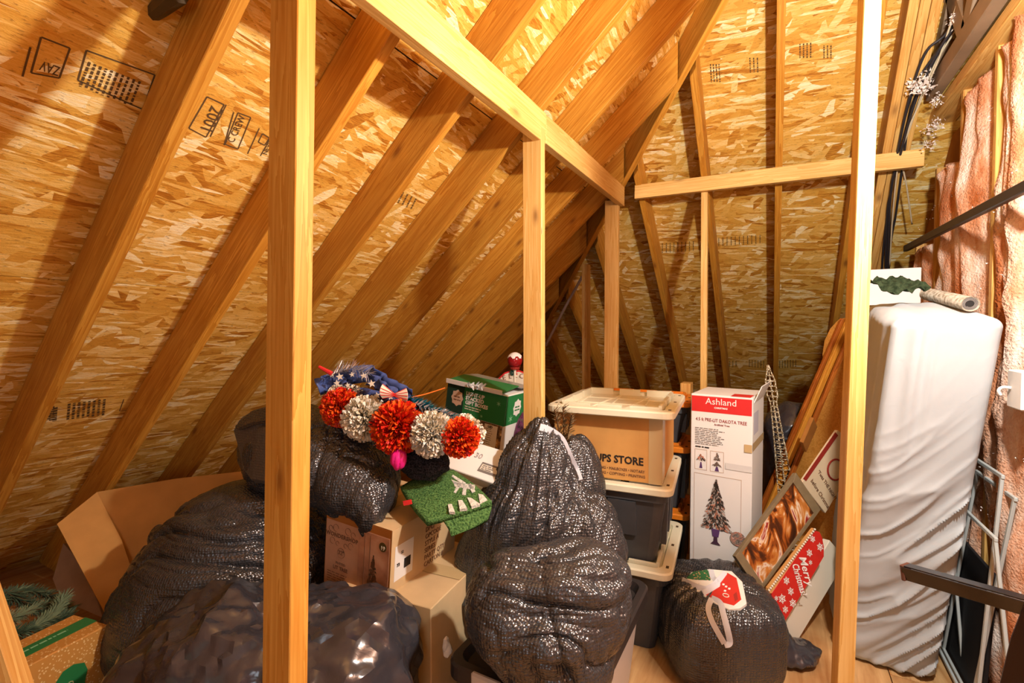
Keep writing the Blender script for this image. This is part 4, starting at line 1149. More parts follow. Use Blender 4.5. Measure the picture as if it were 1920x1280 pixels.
def ribbon(name, pts, w, mat, parent, wdir=None, th=0.0015, n=8, M=I4):
    pl = spline(pts, n); V = []; F = []
    for i, p in enumerate(pl):
        d = (pl[min(i + 1, len(pl) - 1)] - pl[max(i - 1, 0)]).normalized()
        vd = (CAM - p).normalized(); s = (d.cross(vd) if wdir is None else (Vector(wdir) - d * Vector(wdir).dot(d))).normalized() * (w / 2)
        ww = 1.0; n_ = s.cross(d).normalized() * th
        V += [p - s + n_, p + s + n_, p + s - n_, p - s - n_]
    k = len(pl)
    for i in range(k - 1):
        for j in range(4): F.append((i * 4 + j, i * 4 + (j + 1) % 4, (i + 1) * 4 + (j + 1) % 4, (i + 1) * 4 + j))
    F.append((3, 2, 1, 0)); F.append(tuple((k - 1) * 4 + j for j in range(4)))
    return pydata(name, V, F, mat, parent, M, False, smooth=False)
_bv = bvh_of([o for o in rbag.children] + [o for o in plq.children])
def rib_snap(bv, pts, w, parent, lift=.006): return ribbon('drawstring', [snap(bv, x, y, lift) for x, y in pts], w, M_STRAP, parent)
rib_snap(_bv, [(1279, 1087), (1300, 1097), (1322, 1104), (1338, 1098), (1350, 1086), (1361, 1074)], 0.024, rbag)
rib_snap(_bv, [(1333, 1068), (1337, 1082), (1345, 1094), (1335, 1104), (1318, 1112)], 0.022, rbag)
rib_snap(_bv, [(1334, 1122), (1328, 1140), (1334, 1162), (1346, 1185), (1358, 1206)], 0.020, rbag)
rib_snap(_bv, [(1334, 1121), (1350, 1130), (1356, 1150), (1364, 1180), (1368, 1204), (1358, 1208)], 0.022, rbag)
tailb = blob('plastic_scrap', P(1484, 1226, 2.0), [(0, 0, 0, .085, .07, .05), (-.05, 0.02, .035, .06, .06, .06), (.06, .0, .02, .05, .04, .02)], M_BAGS, sub=5, crumple=.022, cscale=14, seed=44, floor=0.0)
tag(tailb, 'loose end of thin black plastic lying by the red sign on the floor', 'plastic')
# ------------------------------------------------------------------ black bin with bags on it
bM = T(-0.855, 1.13, 0.002)
bn = empty('storage_bin', bM @ T(.215, .37, 0), 'black lidded bin with milky sides under the two tied bags', 'bin')
V, F = loft([ring(.43, .74, .05, .06, 0), ring(.43, .74, .05, .05, .05), ring(.43, .74, .05, .02, .36)]); pydata('body', V, F, M_CLEARP, bn, bM, False)
V, F = loft([ring(.43, .74, .05, .004, .345), ring(.43, .74, .05, -.006, .352), ring(.43, .74, .05, -.006, .392), ring(.43, .74, .05, 0, .400), ring(.43, .74, .05, .022, .400), ring(.43, .74, .05, .034, .372), ring(.43, .74, .05, .06, .368)])
pydata('lid', V, F, M_BLACKL, bn, bM, False, smooth=False)
box('clasp', (.10, -.022, .33), (.20, -.004, .41), M_CLEARP, bn, bM, 0.006, local=False)
ZB = 0.378
# tall tied bag
BA = P(1000, 985, 1.86)
ba = empty('rubbish_bag', T(BA.x, BA.y, 0.40), 'tall tied black bag slumping against the upright stud above the bin', 'bag')
blob('bag_body', BA, [(0, 0, 0, .25, .20, .22), (.02, .02, .16, .16, .14, .22), (-.09, .02, -.19, .23, .18, .22), (-.18, .0, -.30, .13, .16, .13), (.16, -.03, -.02, .17, .16, .17), (.20, -.06, -.08, .14, .13, .12), (.03, 0, .30, .055, .06, .11)],
     M_BAGQ, ba, sub=7, p=9, folds=[((.5, .1, 1), 13, .030), ((.75, 0, .7), 26, .008)], pleat=((.04, 0, .40), 22, .040, .40), seed=12, floor=ZB, fine=.002)
nk = P(1022, 806, 1.80)
_bv = bvh_of(list(ba.children)); rib_snap(_bv, [(1012, 800), (1030, 806), (1052, 822), (1066, 850), (1080, 880), (1087, 900)], 0.026, ba)
# folded shoulder flap of the tall bag
# lower bag
BB = P(1025, 1156, 1.40)
bb = empty('rubbish_bag', T(BB.x, BB.y, 0.39), 'lumpy black bag sagging over the front of the black bin', 'bag')
blob('bag_body', BB, [(0, 0, 0, .21, .20, .17), (-.12, .0, .04, .12, .16, .14), (.12, .02, .05, .13, .16, .15), (.02, -.02, -.12, .16, .17, .12), (.08, -.05, -.21, .075, .09, .12), (.06, 0.0, .12, .16, .14, .08)],
     M_BAGQ, bb, sub=7, p=9, folds=[((1, 0, -.10), 13, .034), ((.25, 0, -1), 9, .016), ((1, 0, .2), 28, .006)], seed=22, floor=ZB, fine=.002)
# bag behind with sprig
BC = P(1082, 930, 2.02)
bc = empty('rubbish_bag', T(BC.x, BC.y, 0.4), 'black bag squeezed behind the tall tied bag, a fir sprig poking out', 'bag')
blob('bag_body', BC, [(0, 0, 0, .125, .12, .20), (-.03, .0, .13, .10, .08, .13), (.01, -.04, -.22, .14, .12, .22)], M_BAGQ, bc, sub=6, folds=[((.2, 0, 1), 18, .018)], pleat=((-.02, 0, .26), 14, .03, .25), seed=27, floor=ZB)
M_NEED = plain('dusty_fir_needles', (128, 106, 72), 0.7); M_TWIG = plain('twig_brown', (96, 66, 36), 0.8)
sg = empty('fir_sprig', T(P(1056, 830, 1.95)), 'dusty brown artificial fir sprig sticking out beside the cream lid', 'sprig')
for k, (x, y) in enumerate([(1040, 768), (1056, 762), (1072, 778)]):
    pl = [P(1060, 850, 1.96), P(1057 + (x - 1056) * .5, 812, 1.95), P(x, y, 1.93)]
    pydata('stem', *tubev(pl, 0.003, 6), M_TWIG, sg, I4, False)
    pydata('needles', *needles(pl, 170, 0.034, 60 + k, 0.0016), M_NEED, sg, I4, False)

# ------------------------------------------------------------------ big bags of the near side
B1 = P(440, 1085, 1.98)
g1 = empty('rubbish_bag', T(B1.x, B1.y, 0), 'big round black bag resting against the open carton', 'bag')
blob('bag_body', B1, [(0, 0, 0, .40, .34, .32), (-.05, 0, -.15, .42, .36, .26), (.06, .02, .12, .30, .28, .28), (.25, 0, .02, .18, .22, .20)], M_BAGQ, g1, sub=7, folds=[((1, 0, -.10), 14, .030), ((1, 0, .06), 30, .007)], seed=3, floor=0.004, fine=.002)
B2 = P(630, 868, 1.93)
g2 = empty('rubbish_bag', T(B2.x, B2.y, 0.5), 'grey-black bag lying on top of the pile beneath the pom-pom garland', 'bag')
blob('bag_body', B2, [(0, 0, 0, .25, .20, .19), (-.18, .04, .06, .17, .16, .19), (-.26, .05, .02, .15, .13, .17), (.12, -.09, -.05, .16, .16, .15), (.18, -.16, -.09, .09, .09, .10), (.20, -.225, -.135, .04, .05, .075), (.05, .02, .08, .20, .15, .15)],
     M_BAGQ, g2, sub=7, p=9, folds=[((1, 0, -.25), 14, .024), ((.2, 0, 1), 12, .018), ((.8, 0, .5), 32, .008)], seed=8, fine=.002)
# thick folded corner of that bag
M_DULL = bag_material('dull_black_plastic', (78, 70, 62), 0.5, 0.2, 100.0)
slab('folded_corner', [(434, 806), (446, 784), (470, 770), (512, 760), (512, 912), (470, 905), (452, 880), (446, 850)], plane3(P(440, 800, 1.90), P(505, 770, 1.82), P(470, 900, 1.84)), 0.05, M_DULL, g2, 0.012)
slab('folded_corner', [(436, 800), (470, 768), (512, 756), (512, 790), (470, 796), (446, 806)], plane3(P(440, 800, 1.88), P(505, 760, 1.80), P(470, 798, 1.82)), 0.02, M_BAGQ, g2, 0.008)
slab('folded_corner', [(478, 800), (512, 792), (512, 908), (468, 902), (476, 850)], plane3(P(440, 800, 1.87), P(505, 770, 1.78), P(470, 900, 1.82)), 0.03, M_DULL, g2, 0.010)
B3 = P(520, 1265, 1.47)
g3 = empty('rubbish_bag', T(B3.x, B3.y, 0), 'crinkled shiny thin black bag in front of the pile behind the nearest stud', 'bag')
facet_blob('bag_body', B3, [(0, 0, 0, .36, .24, .24), (-.20, 0, -.02, .22, .22, .22), (.22, -.02, .02, .19, .20, .19), (0, 0, -.25, .42, .28, .25)], M_BAGS, g3, sub=5, amp=.024, seed=17, angle=26, floor=0.003)
st = blob('pink_satin', P(747, 860, 1.685), [(0, 0, 0, .034, .025, .042)], plain('pink_satin', (222, 30, 130), 0.3, 0.5), None, sub=4, folds=[((.2, 0, 1), 45, .012)], seed=4)
tag(st, 'bright pink satin bulging out of a torn black bag', 'satin')
bkc = blob('dark_cloth', P(802, 868, 1.80), [(0, 0, 0, .08, .07, .05), (-.05, 0, .02, .06, .05, .05)], fabric_material('black_netting', (58, 56, 62), (20, 20, 24), 180), None, sub=5, crumple=.018, cscale=16, folds=[((1, 0, -.3), 36, .012)], seed=6)
tag(bkc, 'crumpled black netting tucked under the garland', 'cloth')

# ------------------------------------------------------------------ cartons of the pile
lc = Carton('moving_carton', (640, 1095, 1.70), (808, 1118, 1.55), (640, 1300, 1.70), 0.46, M_KRAFT2, 'worn pale carton with torn tape under the tree-picture box', upright=True, h=0.50)
lc.M.translation.z; 
lc.txt('right', 0.10, 0.10, 'ED', 0.06, M_BLACK, bold=0.002)
lc.patch('front', lc.w - 0.07, 0.0, lc.w - 0.004, 0.5, M_TAPE, 'packing_tape', lift=0.001)
lc.patch('top', 0.0, 0.19, lc.w, 0.26, M_TAPE, 'packing_tape', lift=0.001)
facet_blob('torn_tape', P(836, 1212, 1.50), [(0, 0, 0, .009, .008, .035), (.010, 0, -.012, .008, .007, .02)], plain('clear_torn_tape', (214, 208, 198), 0.15, 0.7), lc.root, sub=2, amp=.006, seed=4)
wb = Carton('tree_box', (626, 964, 1.74), (752, 1006, 1.60), (606, 1090, 1.77), 0.40, M_KRAFTD, 'brown carton with a pinkish tree-picture label, tipped on the pile', h=0.275)
w_, h_ = wb.w, wb.h
wb.patch('front', 0.006, 0.0, w_ - 0.006, h_ - 0.03, plain('pinkish_label', (194, 148, 118), 0.6, noise=0.05), 'label_panel')
wb.patch('front', w_ * 0.53, 0.0, w_ - 0.008, h_ - 0.032, blotch_material('door_photo', [(0.35, (150, 100, 74)), (0.55, (196, 146, 116)), (0.7, (214, 172, 142))], 9, .3), 'photo_panel', lift=0.0008)
for f in (0.62, 0.70): wb.patch('front', w_ * f, 0.0, w_ * (f + .008), h_ - 0.04, M_BROWNP, 'photo_panel_line', lift=0.0014)
wb.txt('front', w_ * 0.27, h_ - 0.088, 'WONDERSHOP', 0.021, M_BROWNP, align='CENTER', bold=0.0006, spacing=1.1)
wb.txt('front', w_ * 0.27, h_ - 0.148, '32"', 0.022, M_BROWNP, align='CENTER', bold=0.0004)
wb.txt('front', w_ * 0.27, h_ - 0.186, 'POTTED', 0.013, M_BROWNP, align='CENTER'); wb.txt('front', w_ * 0.27, h_ - 0.206, 'LIT TREE', 0.019, M_BROWNP, align='CENTER', bold=0.0004)
wb.lines('front', 0.02, h_ - 0.220, w_ * 0.4, 5, 0.009, 0.003, M_BROWNP)
for s in (-1, 1):
    for r, dx, dz in ((.013, .03, -.055), (.010, .055, -.062), (.012, .045, -.105), (.008, .02, -.11)):
        V, F = tubev([(w_ * .27 + s * dx + r * math.cos(a), h_ + dz + r * math.sin(a), .0014) for a in [k * .42 for k in range(13)]], 0.0008, 4); pydata('scroll_ornament', V, F, M_BROWNP, wb.root, wb.front(0, 0), False)
V, F = tubev([(w_ * .27 + .018 * math.cos(a), h_ - .142 + .018 * math.sin(a), .0012) for a in [k * .349 for k in range(18)]], 0.0009, 4, closed=True); pydata('size_ring', V, F, M_BROWNP, wb.root, wb.front(0, 0), False)
wb.poly('front', ngon(w_ * 0.885, h_ - 0.066, 0.0165), plain('olive_badge', (84, 70, 32), 0.5), 'badge', lift=0.0012)
wb.txt('front', w_ * 0.885, h_ - 0.076, '19', 0.019, M_OFFW, lift=0.002, align='CENTER', bold=0.0006)
tree_print(wb, 'front', w_ * 0.76, 0.035, 0.135, 0.062, 12, [M_DGREEN, plain('fir_print', (58, 66, 46), .6), M_BROWNP], 420, 0.007)
for d0, d1 in ((0.02, 0.10), ): wb.patch('right', d0, h_ - 0.19, d1 + 0.02, h_ - 0.065, M_WHITE, 'shipping_label')
wb.txt('right', 0.05, h_ - 0.10, 'S2', 0.014, M_BLACK, lift=.002); wb.txt('right', 0.03, h_ - 0.14, '73', 0.016, M_BLACK, lift=.002, bold=0.0005)
wb.patch('right', 0.07, h_ - 0.160, 0.105, h_ - 0.125, M_BLACK, 'barcode_block', lift=0.0015)
for _i, _s in enumerate(('TARGET', 'DPCI', 'OPCODE', 'STYLE A', 'SERIES', 'PARTY QTY', 'CARTON #')): wb.txt('right', 0.19, h_ - 0.05 - _i * 0.027, _s, 0.026, M_BROWNP, sx=0.95)
wb.body.data.materials[0] = M_KRAFTD
wb.patch('right', 0.0, 0.0, wb.d, h_, M_KRAFT2, 'side_panel', th=0.0004, lift=-0.0006); wb.patch('top', 0.012, 0.0, w_, wb.d, M_KRAFT2, 'top_panel', th=0.0004, lift=-0.0006)
wb.patch('top', w_ * 0.4, 0.0, w_ * 0.62, wb.d, M_TAPE, 'packing_tape')

# gift box and its hidden support
gb = Carton('gift_carton', (841, 714, 2.50), (952, 742, 2.32), (836, 812, 2.50), 0.27, M_WHITE, 'green and white carton for light-up stacked gift boxes, flaps ajar', h=0.335, level=True)
w_, h_ = gb.w, gb.h
gb.patch('front', 0.0, h_ - 0.155, w_, h_ - 0.004, M_GREEN, 'green_band'); gb.patch('right', 0.0, h_ - 0.155, gb.d, h_ - 0.004, M_GREEN, 'green_band')
gb.patch('front', 0.0, h_ - 0.155, w_ * 0.30, h_ - 0.004, M_DGREEN, 'dark_band', lift=0.0006)
gb.patch('front', 0.0, 0.0, w_ * 0.98, h_ - 0.157, blotch_material('gift_photo', [(0.36, (70, 50, 34)), (0.5, (120, 96, 70)), (0.62, (196, 150, 90)), (0.72, (232, 206, 160))], 46, .5), 'photo_panel')
gb.patch('front', 0.0, 0.0, w_ * 0.26, h_ - 0.157, plain('pink_photo', (204, 158, 140), .6), 'photo_panel', lift=0.0006)
gb.patch('front', w_ * 0.27, h_ - 0.225, w_ * 0.42, h_ - 0.165, M_RED, 'printed_gift', lift=0.0012); gb.patch('front', w_ * .335, h_ - .225, w_ * .355, h_ - .165, M_WHITE, 'printed_gift_band', lift=0.0018)
plq_ = lambda cx, cy, s: [(cx + s * x, cy + s * y) for x, y in [(-.7, -.75), (-.35, -.8), (0, -1.05), (.35, -.8), (.7, -.75), (.72, -.35), (.92, 0), (.72, .35), (.7, .75), (.35, .8), (0, 1.05), (-.35, .8), (-.7, .75), (-.72, .35), (-.92, 0), (-.72, -.35)]]
gb.poly('front', plq_(w_ * 0.19, h_ - 0.075, 0.042), M_TAN, 'emblem', lift=0.0014); gb.poly('right', plq_(0.11, h_ - 0.075, 0.044), M_WHITE, 'emblem', lift=0.0008)
gb.lines('front', w_ * .19 - .022, h_ - .066, .05, 2, .016, .007, M_BROWNP, lift=.0022); gb.lines('right', .085, h_ - .066, .05, 2, .016, .007, M_GREEN, lift=.0022, seed=5)
for i, s in enumerate(('LIGHT-UP', 'STACKED', 'GIFT BOXES')): gb.txt('front', w_ * 0.335, h_ - 0.047 - i * 0.0235, s, 0.0265, M_WHITE, bold=0.0009, sx=0.98, lift=0.0014)
gb.lines('front', w_ * 0.335, h_ - 0.103, 0.13, 2, 0.012, 0.005, M_OFFW, lift=0.0014)
gb.patch('front', w_ * 0.70, h_ - 0.285, w_ * 0.91, h_ - 0.165, M_WHITE, 'data_panel', lift=0.0012); gb.lines('front', w_ * 0.72, h_ - 0.185, 0.045, 8, 0.011, 0.003, M_GREY, lift=0.002); gb.txt('front', w_ * 0.755, h_ - 0.180, 'LED', 0.016, M_BLACK, lift=0.002, bold=0.0008)
gb.poly('right', ngon(0.20, 0.10, 0.09, 0.13), blotch_material('wreath_photo', [(.4, (60, 44, 46)), (.55, (140, 70, 110)), (.68, (90, 110, 70))], 30), 'printed_wreath', lift=0.0006)
for (x, y, r) in [(w_ * .88, h_ - .05, .014), (w_ * .63, h_ - .135, .010)]: gb.poly('front', star(x, y, r, r * .3, 6), plain('pale_green_print', (140, 196, 150), .5), 'printed_snowflake', lift=0.0014)
gb.poly('right', star(.055, h_ - .125, .022, .006, 6), plain('pale_green_print', (140, 196, 150), .5), 'printed_snowflake', lift=0.001)
# flaps: pale edges sagging open
M_FLAPW = plain('flap_white', (226, 220, 214), .5)
pydata('flap', *bxv((0, 0, 0), (w_ * 0.95, 0.15, 0.004)), M_GREEN, gb.root, gb.M @ T(0.0, -0.012, h_ + 0.006) @ Rx(6) @ Ry(-1), False)
pydata('flap_edge', *bxv((-0.002, -0.006, -0.012), (w_ * 0.93, 0.001, 0.010)), M_FLAPW, gb.root, gb.M @ T(0.0, -0.012, h_ + 0.006) @ Rx(6) @ Ry(-1), False)
pydata('flap', *bxv((0, 0, 0), (w_ * 1.0, 0.14, 0.004)), plain('grey_taped_flap', (150, 152, 142), .3), gb.root, gb.M @ T(0.0, 0.27, h_ + 0.012) @ Rz(0) @ Rx(180 - 4) @ T(0, 0, -0.004), False)
pydata('crumpled_tape', *needles([gb.M @ Vector((w_ * .38, -.02, h_ + .012)), gb.M @ Vector((w_ * .62, -.02, h_ + .014))], 26, 0.035, 8, 0.006), plain('silvery_tape', (206, 206, 204), .2, .6), gb.root, I4, False)
sc_ = Vector(gb.M.translation); bz = min((gb.M @ Vector((x, y, 0))).z for x in (0, gb.w) for y in (0, gb.d))
sup = Carton('plain_carton', (800, 900, 2.44), (930, 930, 2.28), (800, 1000, 2.44), 0.44, M_KRAFT2, 'plain brown carton holding up the gift box, mostly hidden by bags', upright=True)
bpy.data.objects.remove(sup.body, do_unlink=True)
box('body', (0, 0, -sup.M.translation.z + 0.002), (sup.w + .03, .44, bz - sup.M.translation.z - 0.002), M_KRAFT2, sup.root, sup.M, 0.003, local=False)
wc = Carton('white_box', (838, 818, 2.06), (941, 850, 1.93), (826, 872, 1.94), 0.055, M_WHITE, 'flat white box tilted below the gift carton', h=0.155)
wc.patch('front', wc.w * .58, .03, wc.w * .90, .075, M_GREY, 'address_label'); wc.patch('front', wc.w * .6, .04, wc.w * .88, .066, M_OFFW, 'address_label', lift=.0008)
wc.lines('front', wc.w * .62, .062, .06, 3, .008, .004, M_GREY, lift=.0016); wc.txt('front', wc.w * .40, .085, '30', 0.034, plain('pale_grey_print', (170, 160, 158), .6), sx=1.1)
# green rug folded over the box
def sheet(name, pts, th, mat, label=None, cat=None, n=22, sag=None, parent=None):
    """thick sheet through a grid of points (rows of equal length)"""
    rows = [spline(r, 6) for r in pts]; cols = list(zip(*rows)); G = [spline(list(c), 6) for c in cols]
    nu, nv = len(G), len(G[0]); N = []
    V = []
    for i in range(nu):
        for j in range(nv):
            a = G[min(i + 1, nu - 1)][j] - G[max(i - 1, 0)][j]; b = G[i][min(j + 1, nv - 1)] - G[i][max(j - 1, 0)]
            nn = a.cross(b).normalized()
            if nn.dot(CAM - G[i][j]) < 0: nn = -nn
            N.append(nn); V.append(G[i][j])
    k = len(V); V = V + [v - q * th for v, q in zip(V, N)]
    F = []
    for i in range(nu - 1):
        for j in range(nv - 1):
            q = (i * nv + j, (i + 1) * nv + j, (i + 1) * nv + j + 1, i * nv + j + 1); F.append(q); F.append(tuple(x + k for x in q[::-1]))
    for i in range(nu - 1):
        for j in (0, nv - 1): F.append((i * nv + j, (i + 1) * nv + j, (i + 1) * nv + j + k, i * nv + j + k))
    for j in range(nv - 1):
        for i in (0, nu - 1): F.append((i * nv + j, i * nv + j + 1, i * nv + j + 1 + k, i * nv + j + k))
    o = pydata(name, V, F, mat, parent, I4, False, smooth=True); return o, G
M_RUG = fabric_material('green_terry', (96, 134, 74), (48, 80, 40), 170, 1.0); M_RUGW = fabric_material('white_terry', (232, 228, 216), (180, 176, 164), 190, .8)
rg = empty('folded_rug', T(P(835, 950, 1.66)), 'folded green rug with a white branch pattern draped over the tipped carton', 'rug')
ro, RGd = sheet('top_layer', [[P(750, 912, 1.78), P(800, 886, 1.84), P(850, 880, 1.88)], [P(772, 946, 1.66), P(830, 925, 1.70), P(890, 908, 1.76)], [P(800, 976, 1.575), P(856, 962, 1.60), P(921, 938, 1.64)]], 0.022, M_RUG, parent=rg)
sheet('lower_layer', [[P(826, 968, 1.60), P(870, 956, 1.62), P(922, 938, 1.65)], [P(840, 990, 1.59), P(882, 978, 1.61), P(921, 956, 1.64)], [P(846, 1006, 1.585), P(884, 990, 1.60), P(912, 972, 1.62)]], 0.02, M_RUG, parent=rg)
PLG = plane3(P(790, 930, 1.70), P(880, 905, 1.765), P(856, 955, 1.605))
def rugmark(poly): slab('white_pattern', poly, PLG, 0.010, M_RUGW, rg, front=0.002)
def stroke(x0, y0, x1, y1, w0, w1):
    d = Vector((x1 - x0, y1 - y0)).normalized(); n = Vector((-d.y, d.x)); return [(x0 + n.x * w0, y0 + n.y * w0), (x1 + n.x * w1, y1 + n.y * w1), (x1 - n.x * w1, y1 - n.y * w1), (x0 - n.x * w0, y0 - n.y * w0)]
for s in [(808, 922, 852, 908, 2.5, 3), (834, 897, 866, 910, 2, 3), (848, 892, 872, 908, 2.2, 3), (848, 908, 890, 914, 4, 4.5), (852, 924, 862, 908, 3, 2.5), (870, 928, 872, 910, 3.5, 3), (888, 922, 880, 908, 3.5, 3), (840, 902, 862, 908, 2, 3)]: rugmark(stroke(*s))
for t_ in [[(840, 946), (847, 945), (853, 960), (842, 960)], [(859, 938), (867, 938), (876, 953), (862, 955)], [(876, 933), (884, 934), (900, 945), (884, 950)], [(897, 926), (906, 928), (914, 938), (900, 944)]]: rugmark(t_)
pydata('red_tag', *bxv((0, 0, 0), (.03, .004, .016)), M_RED, rg, T(P(757, 948, 1.66)) @ Rz(29) @ Ry(-12), False)

# ------------------------------------------------------------------ welcome sign and lollipop finial
wl = empty('welcome_sign', T(P(965, 900, 2.75).x, P(965, 900, 2.75).y, 0), 'white Welcome yard sign topped by a red ball, behind the gift carton', 'sign')
PW = plane3(P(930, 720, 2.75), P(985, 720, 2.70), P(965, 680, 2.73))
slab('sign_panel', [(926, 712), (934, 709), (946, 698), (958, 694), (974, 694), (990, 700), (1004, 710), (1012, 713), (1012, 762), (926, 762)], PW, 0.012, M_RED, wl, 0.001)
slab('sign_face', [(930, 714), (936, 712), (947, 701), (958, 697), (974, 697), (989, 703), (1002, 712), (1009, 716), (1009, 758), (930, 758)], PW, 0.002, M_OFFW, wl, front=0.0015)
nw = PW[1] if PW[1].dot(CAM - PW[0]) > 0 else -PW[1]
for i, ch in enumerate('WELCOME'):
    f = i / 6; x = 936 + f * 64; y = 717 - 9 * math.sin(math.pi * f); c = hit(x, y, PW); ang = -math.cos(math.pi * f) * 14
    text(ch, 0.040, M_BROWNP, wl, frame(c + nw * 0.003, CR, z=nw) @ Rz(-ang), local=False, align='CENTER')
bc_ = P(965.5, 675, 2.72)
D, Fi = ico(4); me = bpy.data.meshes.new('ball'); me.from_pydata((D * 0.043).tolist(), [], Fi); meshobj('ball', me, plain('glossy_red', (150, 20, 26), .12, .6), wl, T(bc_), False, True)
Vc = [d * 0.0455 for d in D]; keep = [f for f in Fi if all(D[i][2] > 0.30 + 0.16 * math.sin(6 * math.atan2(D[i][1], D[i][0])) for i in f)]
me = bpy.data.meshes.new('snow_cap'); me.from_pydata([tuple(v) for v in Vc], [], keep); meshobj('snow_cap', me, plain('snow_white', (240, 232, 226), .6), wl, T(bc_), False, True)
pydata('ball_collar', *tubev([bc_ - Vector((0, 0, .038)), bc_ - Vector((0, 0, .052))], [.030, .026], 14), M_DRED, wl, I4, False)
pydata('candy_stick', *tubev([bc_ - Vector((0, 0, .05)), bc_ - Vector((0, 0, .13))], .009, 8), M_OFFW, wl, I4, False)
for s in (-1, 1): pydata('ribbon_bow', *tubev(spline([bc_ - Vector((0, 0, .07)), bc_ + CR * s * .022 - Vector((0, 0, .062)), bc_ + CR * s * .018 - Vector((0, 0, .085)), bc_ - Vector((0, 0, .07))], 5), .006, 6), M_DGREEN if s < 0 else M_RED, wl, I4, False)
pb = hit(972, 755, PW); beam('stake', (pb.x, pb.y, 0.0), (pb.x, pb.y, pb.z + .05), .03, .015, CR, M_STUD, wl)

# ------------------------------------------------------------------ pom-pom garland
ga = empty('pompom_garland', T(P(750, 830, 1.76)), 'red and white pom-pom garland with starry blue ribbon on the black bag', 'garland')
M_PR = [plain('pom_red', (214, 40, 22), .35), plain('pom_orange', (240, 96, 30), .35)]; M_PWt = [plain('pom_white', (240, 232, 218), .5), plain('pom_cream', (222, 206, 178), .5)]
def pompom(c, r, mats, n, seed):
    for mi, m in enumerate(mats):
        rr = random.Random(seed + mi * 77); parts = []
        for i in range(n // len(mats)):
            d = Vector((rr.gauss(0, 1), rr.gauss(0, 1), rr.gauss(0, 1))).normalized(); l = r * (0.80 + .25 * rr.random())
            s = d.cross(Vector((rr.gauss(0, 1), rr.gauss(0, 1), rr.gauss(0, 1)))).normalized() * 0.0052; e = d.cross(s).normalized() * 0.003
            a = d * l * .35; b = d * l * .8; t2 = d * l + e * rr.uniform(-2, 2)
            parts.append(([a - s * .6, a + s * .6, b + s + e * .6, t2 + s * .9, t2 - s * .9, b - s + e * .6], [(0, 1, 2, 5), (5, 2, 3, 4)]))
        o = multi('pom_pom', parts, m, ga, T(c), False)
GD = [(640, 764, 1.80, .076, M_PR), (684, 784, 1.765, .086, M_PWt), (746, 800, 1.73, .100, M_PR), (810, 814, 1.70, .084, M_PWt), (862, 820, 1.685, .072, M_PR)]
for i, (x, y, t, r, m) in enumerate(GD): pompom(P(x, y, t), r, m, 2000, 100 + i)
for (x, y, t, r) in [(634, 742, 1.84, .045), (662, 740, 1.84, .04), (884, 812, 1.72, .052), (872, 795, 1.73, .04)]: pompom(P(x, y, t), r, M_PWt, 420, 300 + x)
M_BLUE = plain('navy_satin', (70, 86, 140), .45, noise=.15, nscale=25)
def crinkle(pts, w, amp, seed):
    pl = spline([P(*p) for p in pts], 9); V = []; F = []; n = 5
    for i, p in enumerate(pl):
        d = (pl[min(i + 1, len(pl) - 1)] - pl[max(i - 1, 0)]).normalized(); up = (Vector((0, 0, 1)) - d * d.z).normalized(); out = d.cross(up)
        for j in range(n):
            f = j / (n - 1) - .5; V.append(p + up * f * w + out * amp * mnoise.noise(Vector((i * .5, j * 1.1, seed))) )
    for i in range(len(pl) - 1):
        for j in range(n - 1): F.append((i * n + j, i * n + j + 1, (i + 1) * n + j + 1, (i + 1) * n + j))
    o = pydata('ribbon', V, F, M_BLUE, ga, I4, False, smooth=True); sm = o.modifiers.new('thick', 'SOLIDIFY'); sm.thickness = .002; return o
crinkle([(596, 726, 1.86), (630, 712, 1.90), (690, 700, 1.92), (720, 720, 1.88), (770, 745, 1.84)], .07, .03, 1)
crinkle([(628, 712, 1.88), (660, 735, 1.86), (700, 745, 1.83), (740, 760, 1.79), (770, 762, 1.80)], .055, .03, 5)
crinkle([(690, 705, 1.90), (715, 725, 1.86), (745, 745, 1.82), (790, 768, 1.80)], .05, .03, 9)
for x, y, t, r in [(637, 706, 1.83, .016), (622, 702, 1.84, .012), (660, 702, 1.84, .011), (682, 704, 1.84, .013), (697, 719, 1.80, .016), (632, 718, 1.81, .014), (707, 741, 1.77, .013), (732, 744, 1.74, .012), (652, 722, 1.81, .012)]:
    V, F = extr(star(0, 0, r, r * .42), .001); pydata('ribbon_star', V, F, M_OFFW, ga, frame(P(x, y, t), CR + CU * .2, z=(CAM - P(x, y, t))), False)
# striped bow
for s, (cx, cy) in ((-1, (726, 733)), (1, (754, 741))):
    c = P(cx, cy, 1.74); mid = P(740, 740, 1.74); V = []; F = []
    for k in range(9):
        a = -1 + k / 4
        V += [mid + CU * .004 * a, c + CR * s * (.024 - .008 * a * a) + CU * .026 * a - CF * .012 * (1 - a * a)]
    for k in range(8): F.append((2 * k, 2 * k + 1, 2 * k + 3, 2 * k + 2))
    o = pydata('bow_loop', V, F, M_OFFW, ga, I4, False); sm = o.modifiers.new('thick', 'SOLIDIFY'); sm.thickness = .003
    for k in range(0, 9, 2): pydata('bow_stripe', *tubev([V[2 * k] - CF * .003, V[2 * k + 1] - CF * .003], .0016, 5), M_RED, ga, I4, False)
M_TEAL = [plain('teal_tinsel', (40, 132, 150), .25, .6, .4), plain('dark_tinsel', (84, 56, 60), .3, .6, .4), plain('silver_tinsel', (200, 196, 200), .2, .6, .5)]
pydata('tinsel', *needles([P(765, 748, 1.80), P(800, 762, 1.77), P(850, 785, 1.75)], 520, .032, 71, .0022), M_TEAL[0], ga, I4, False)
pydata('tinsel', *needles([P(640, 720, 1.83), P(720, 752, 1.79), P(800, 775, 1.75), P(850, 790, 1.73)], 420, .028, 72, .0018), M_TEAL[1], ga, I4, False)
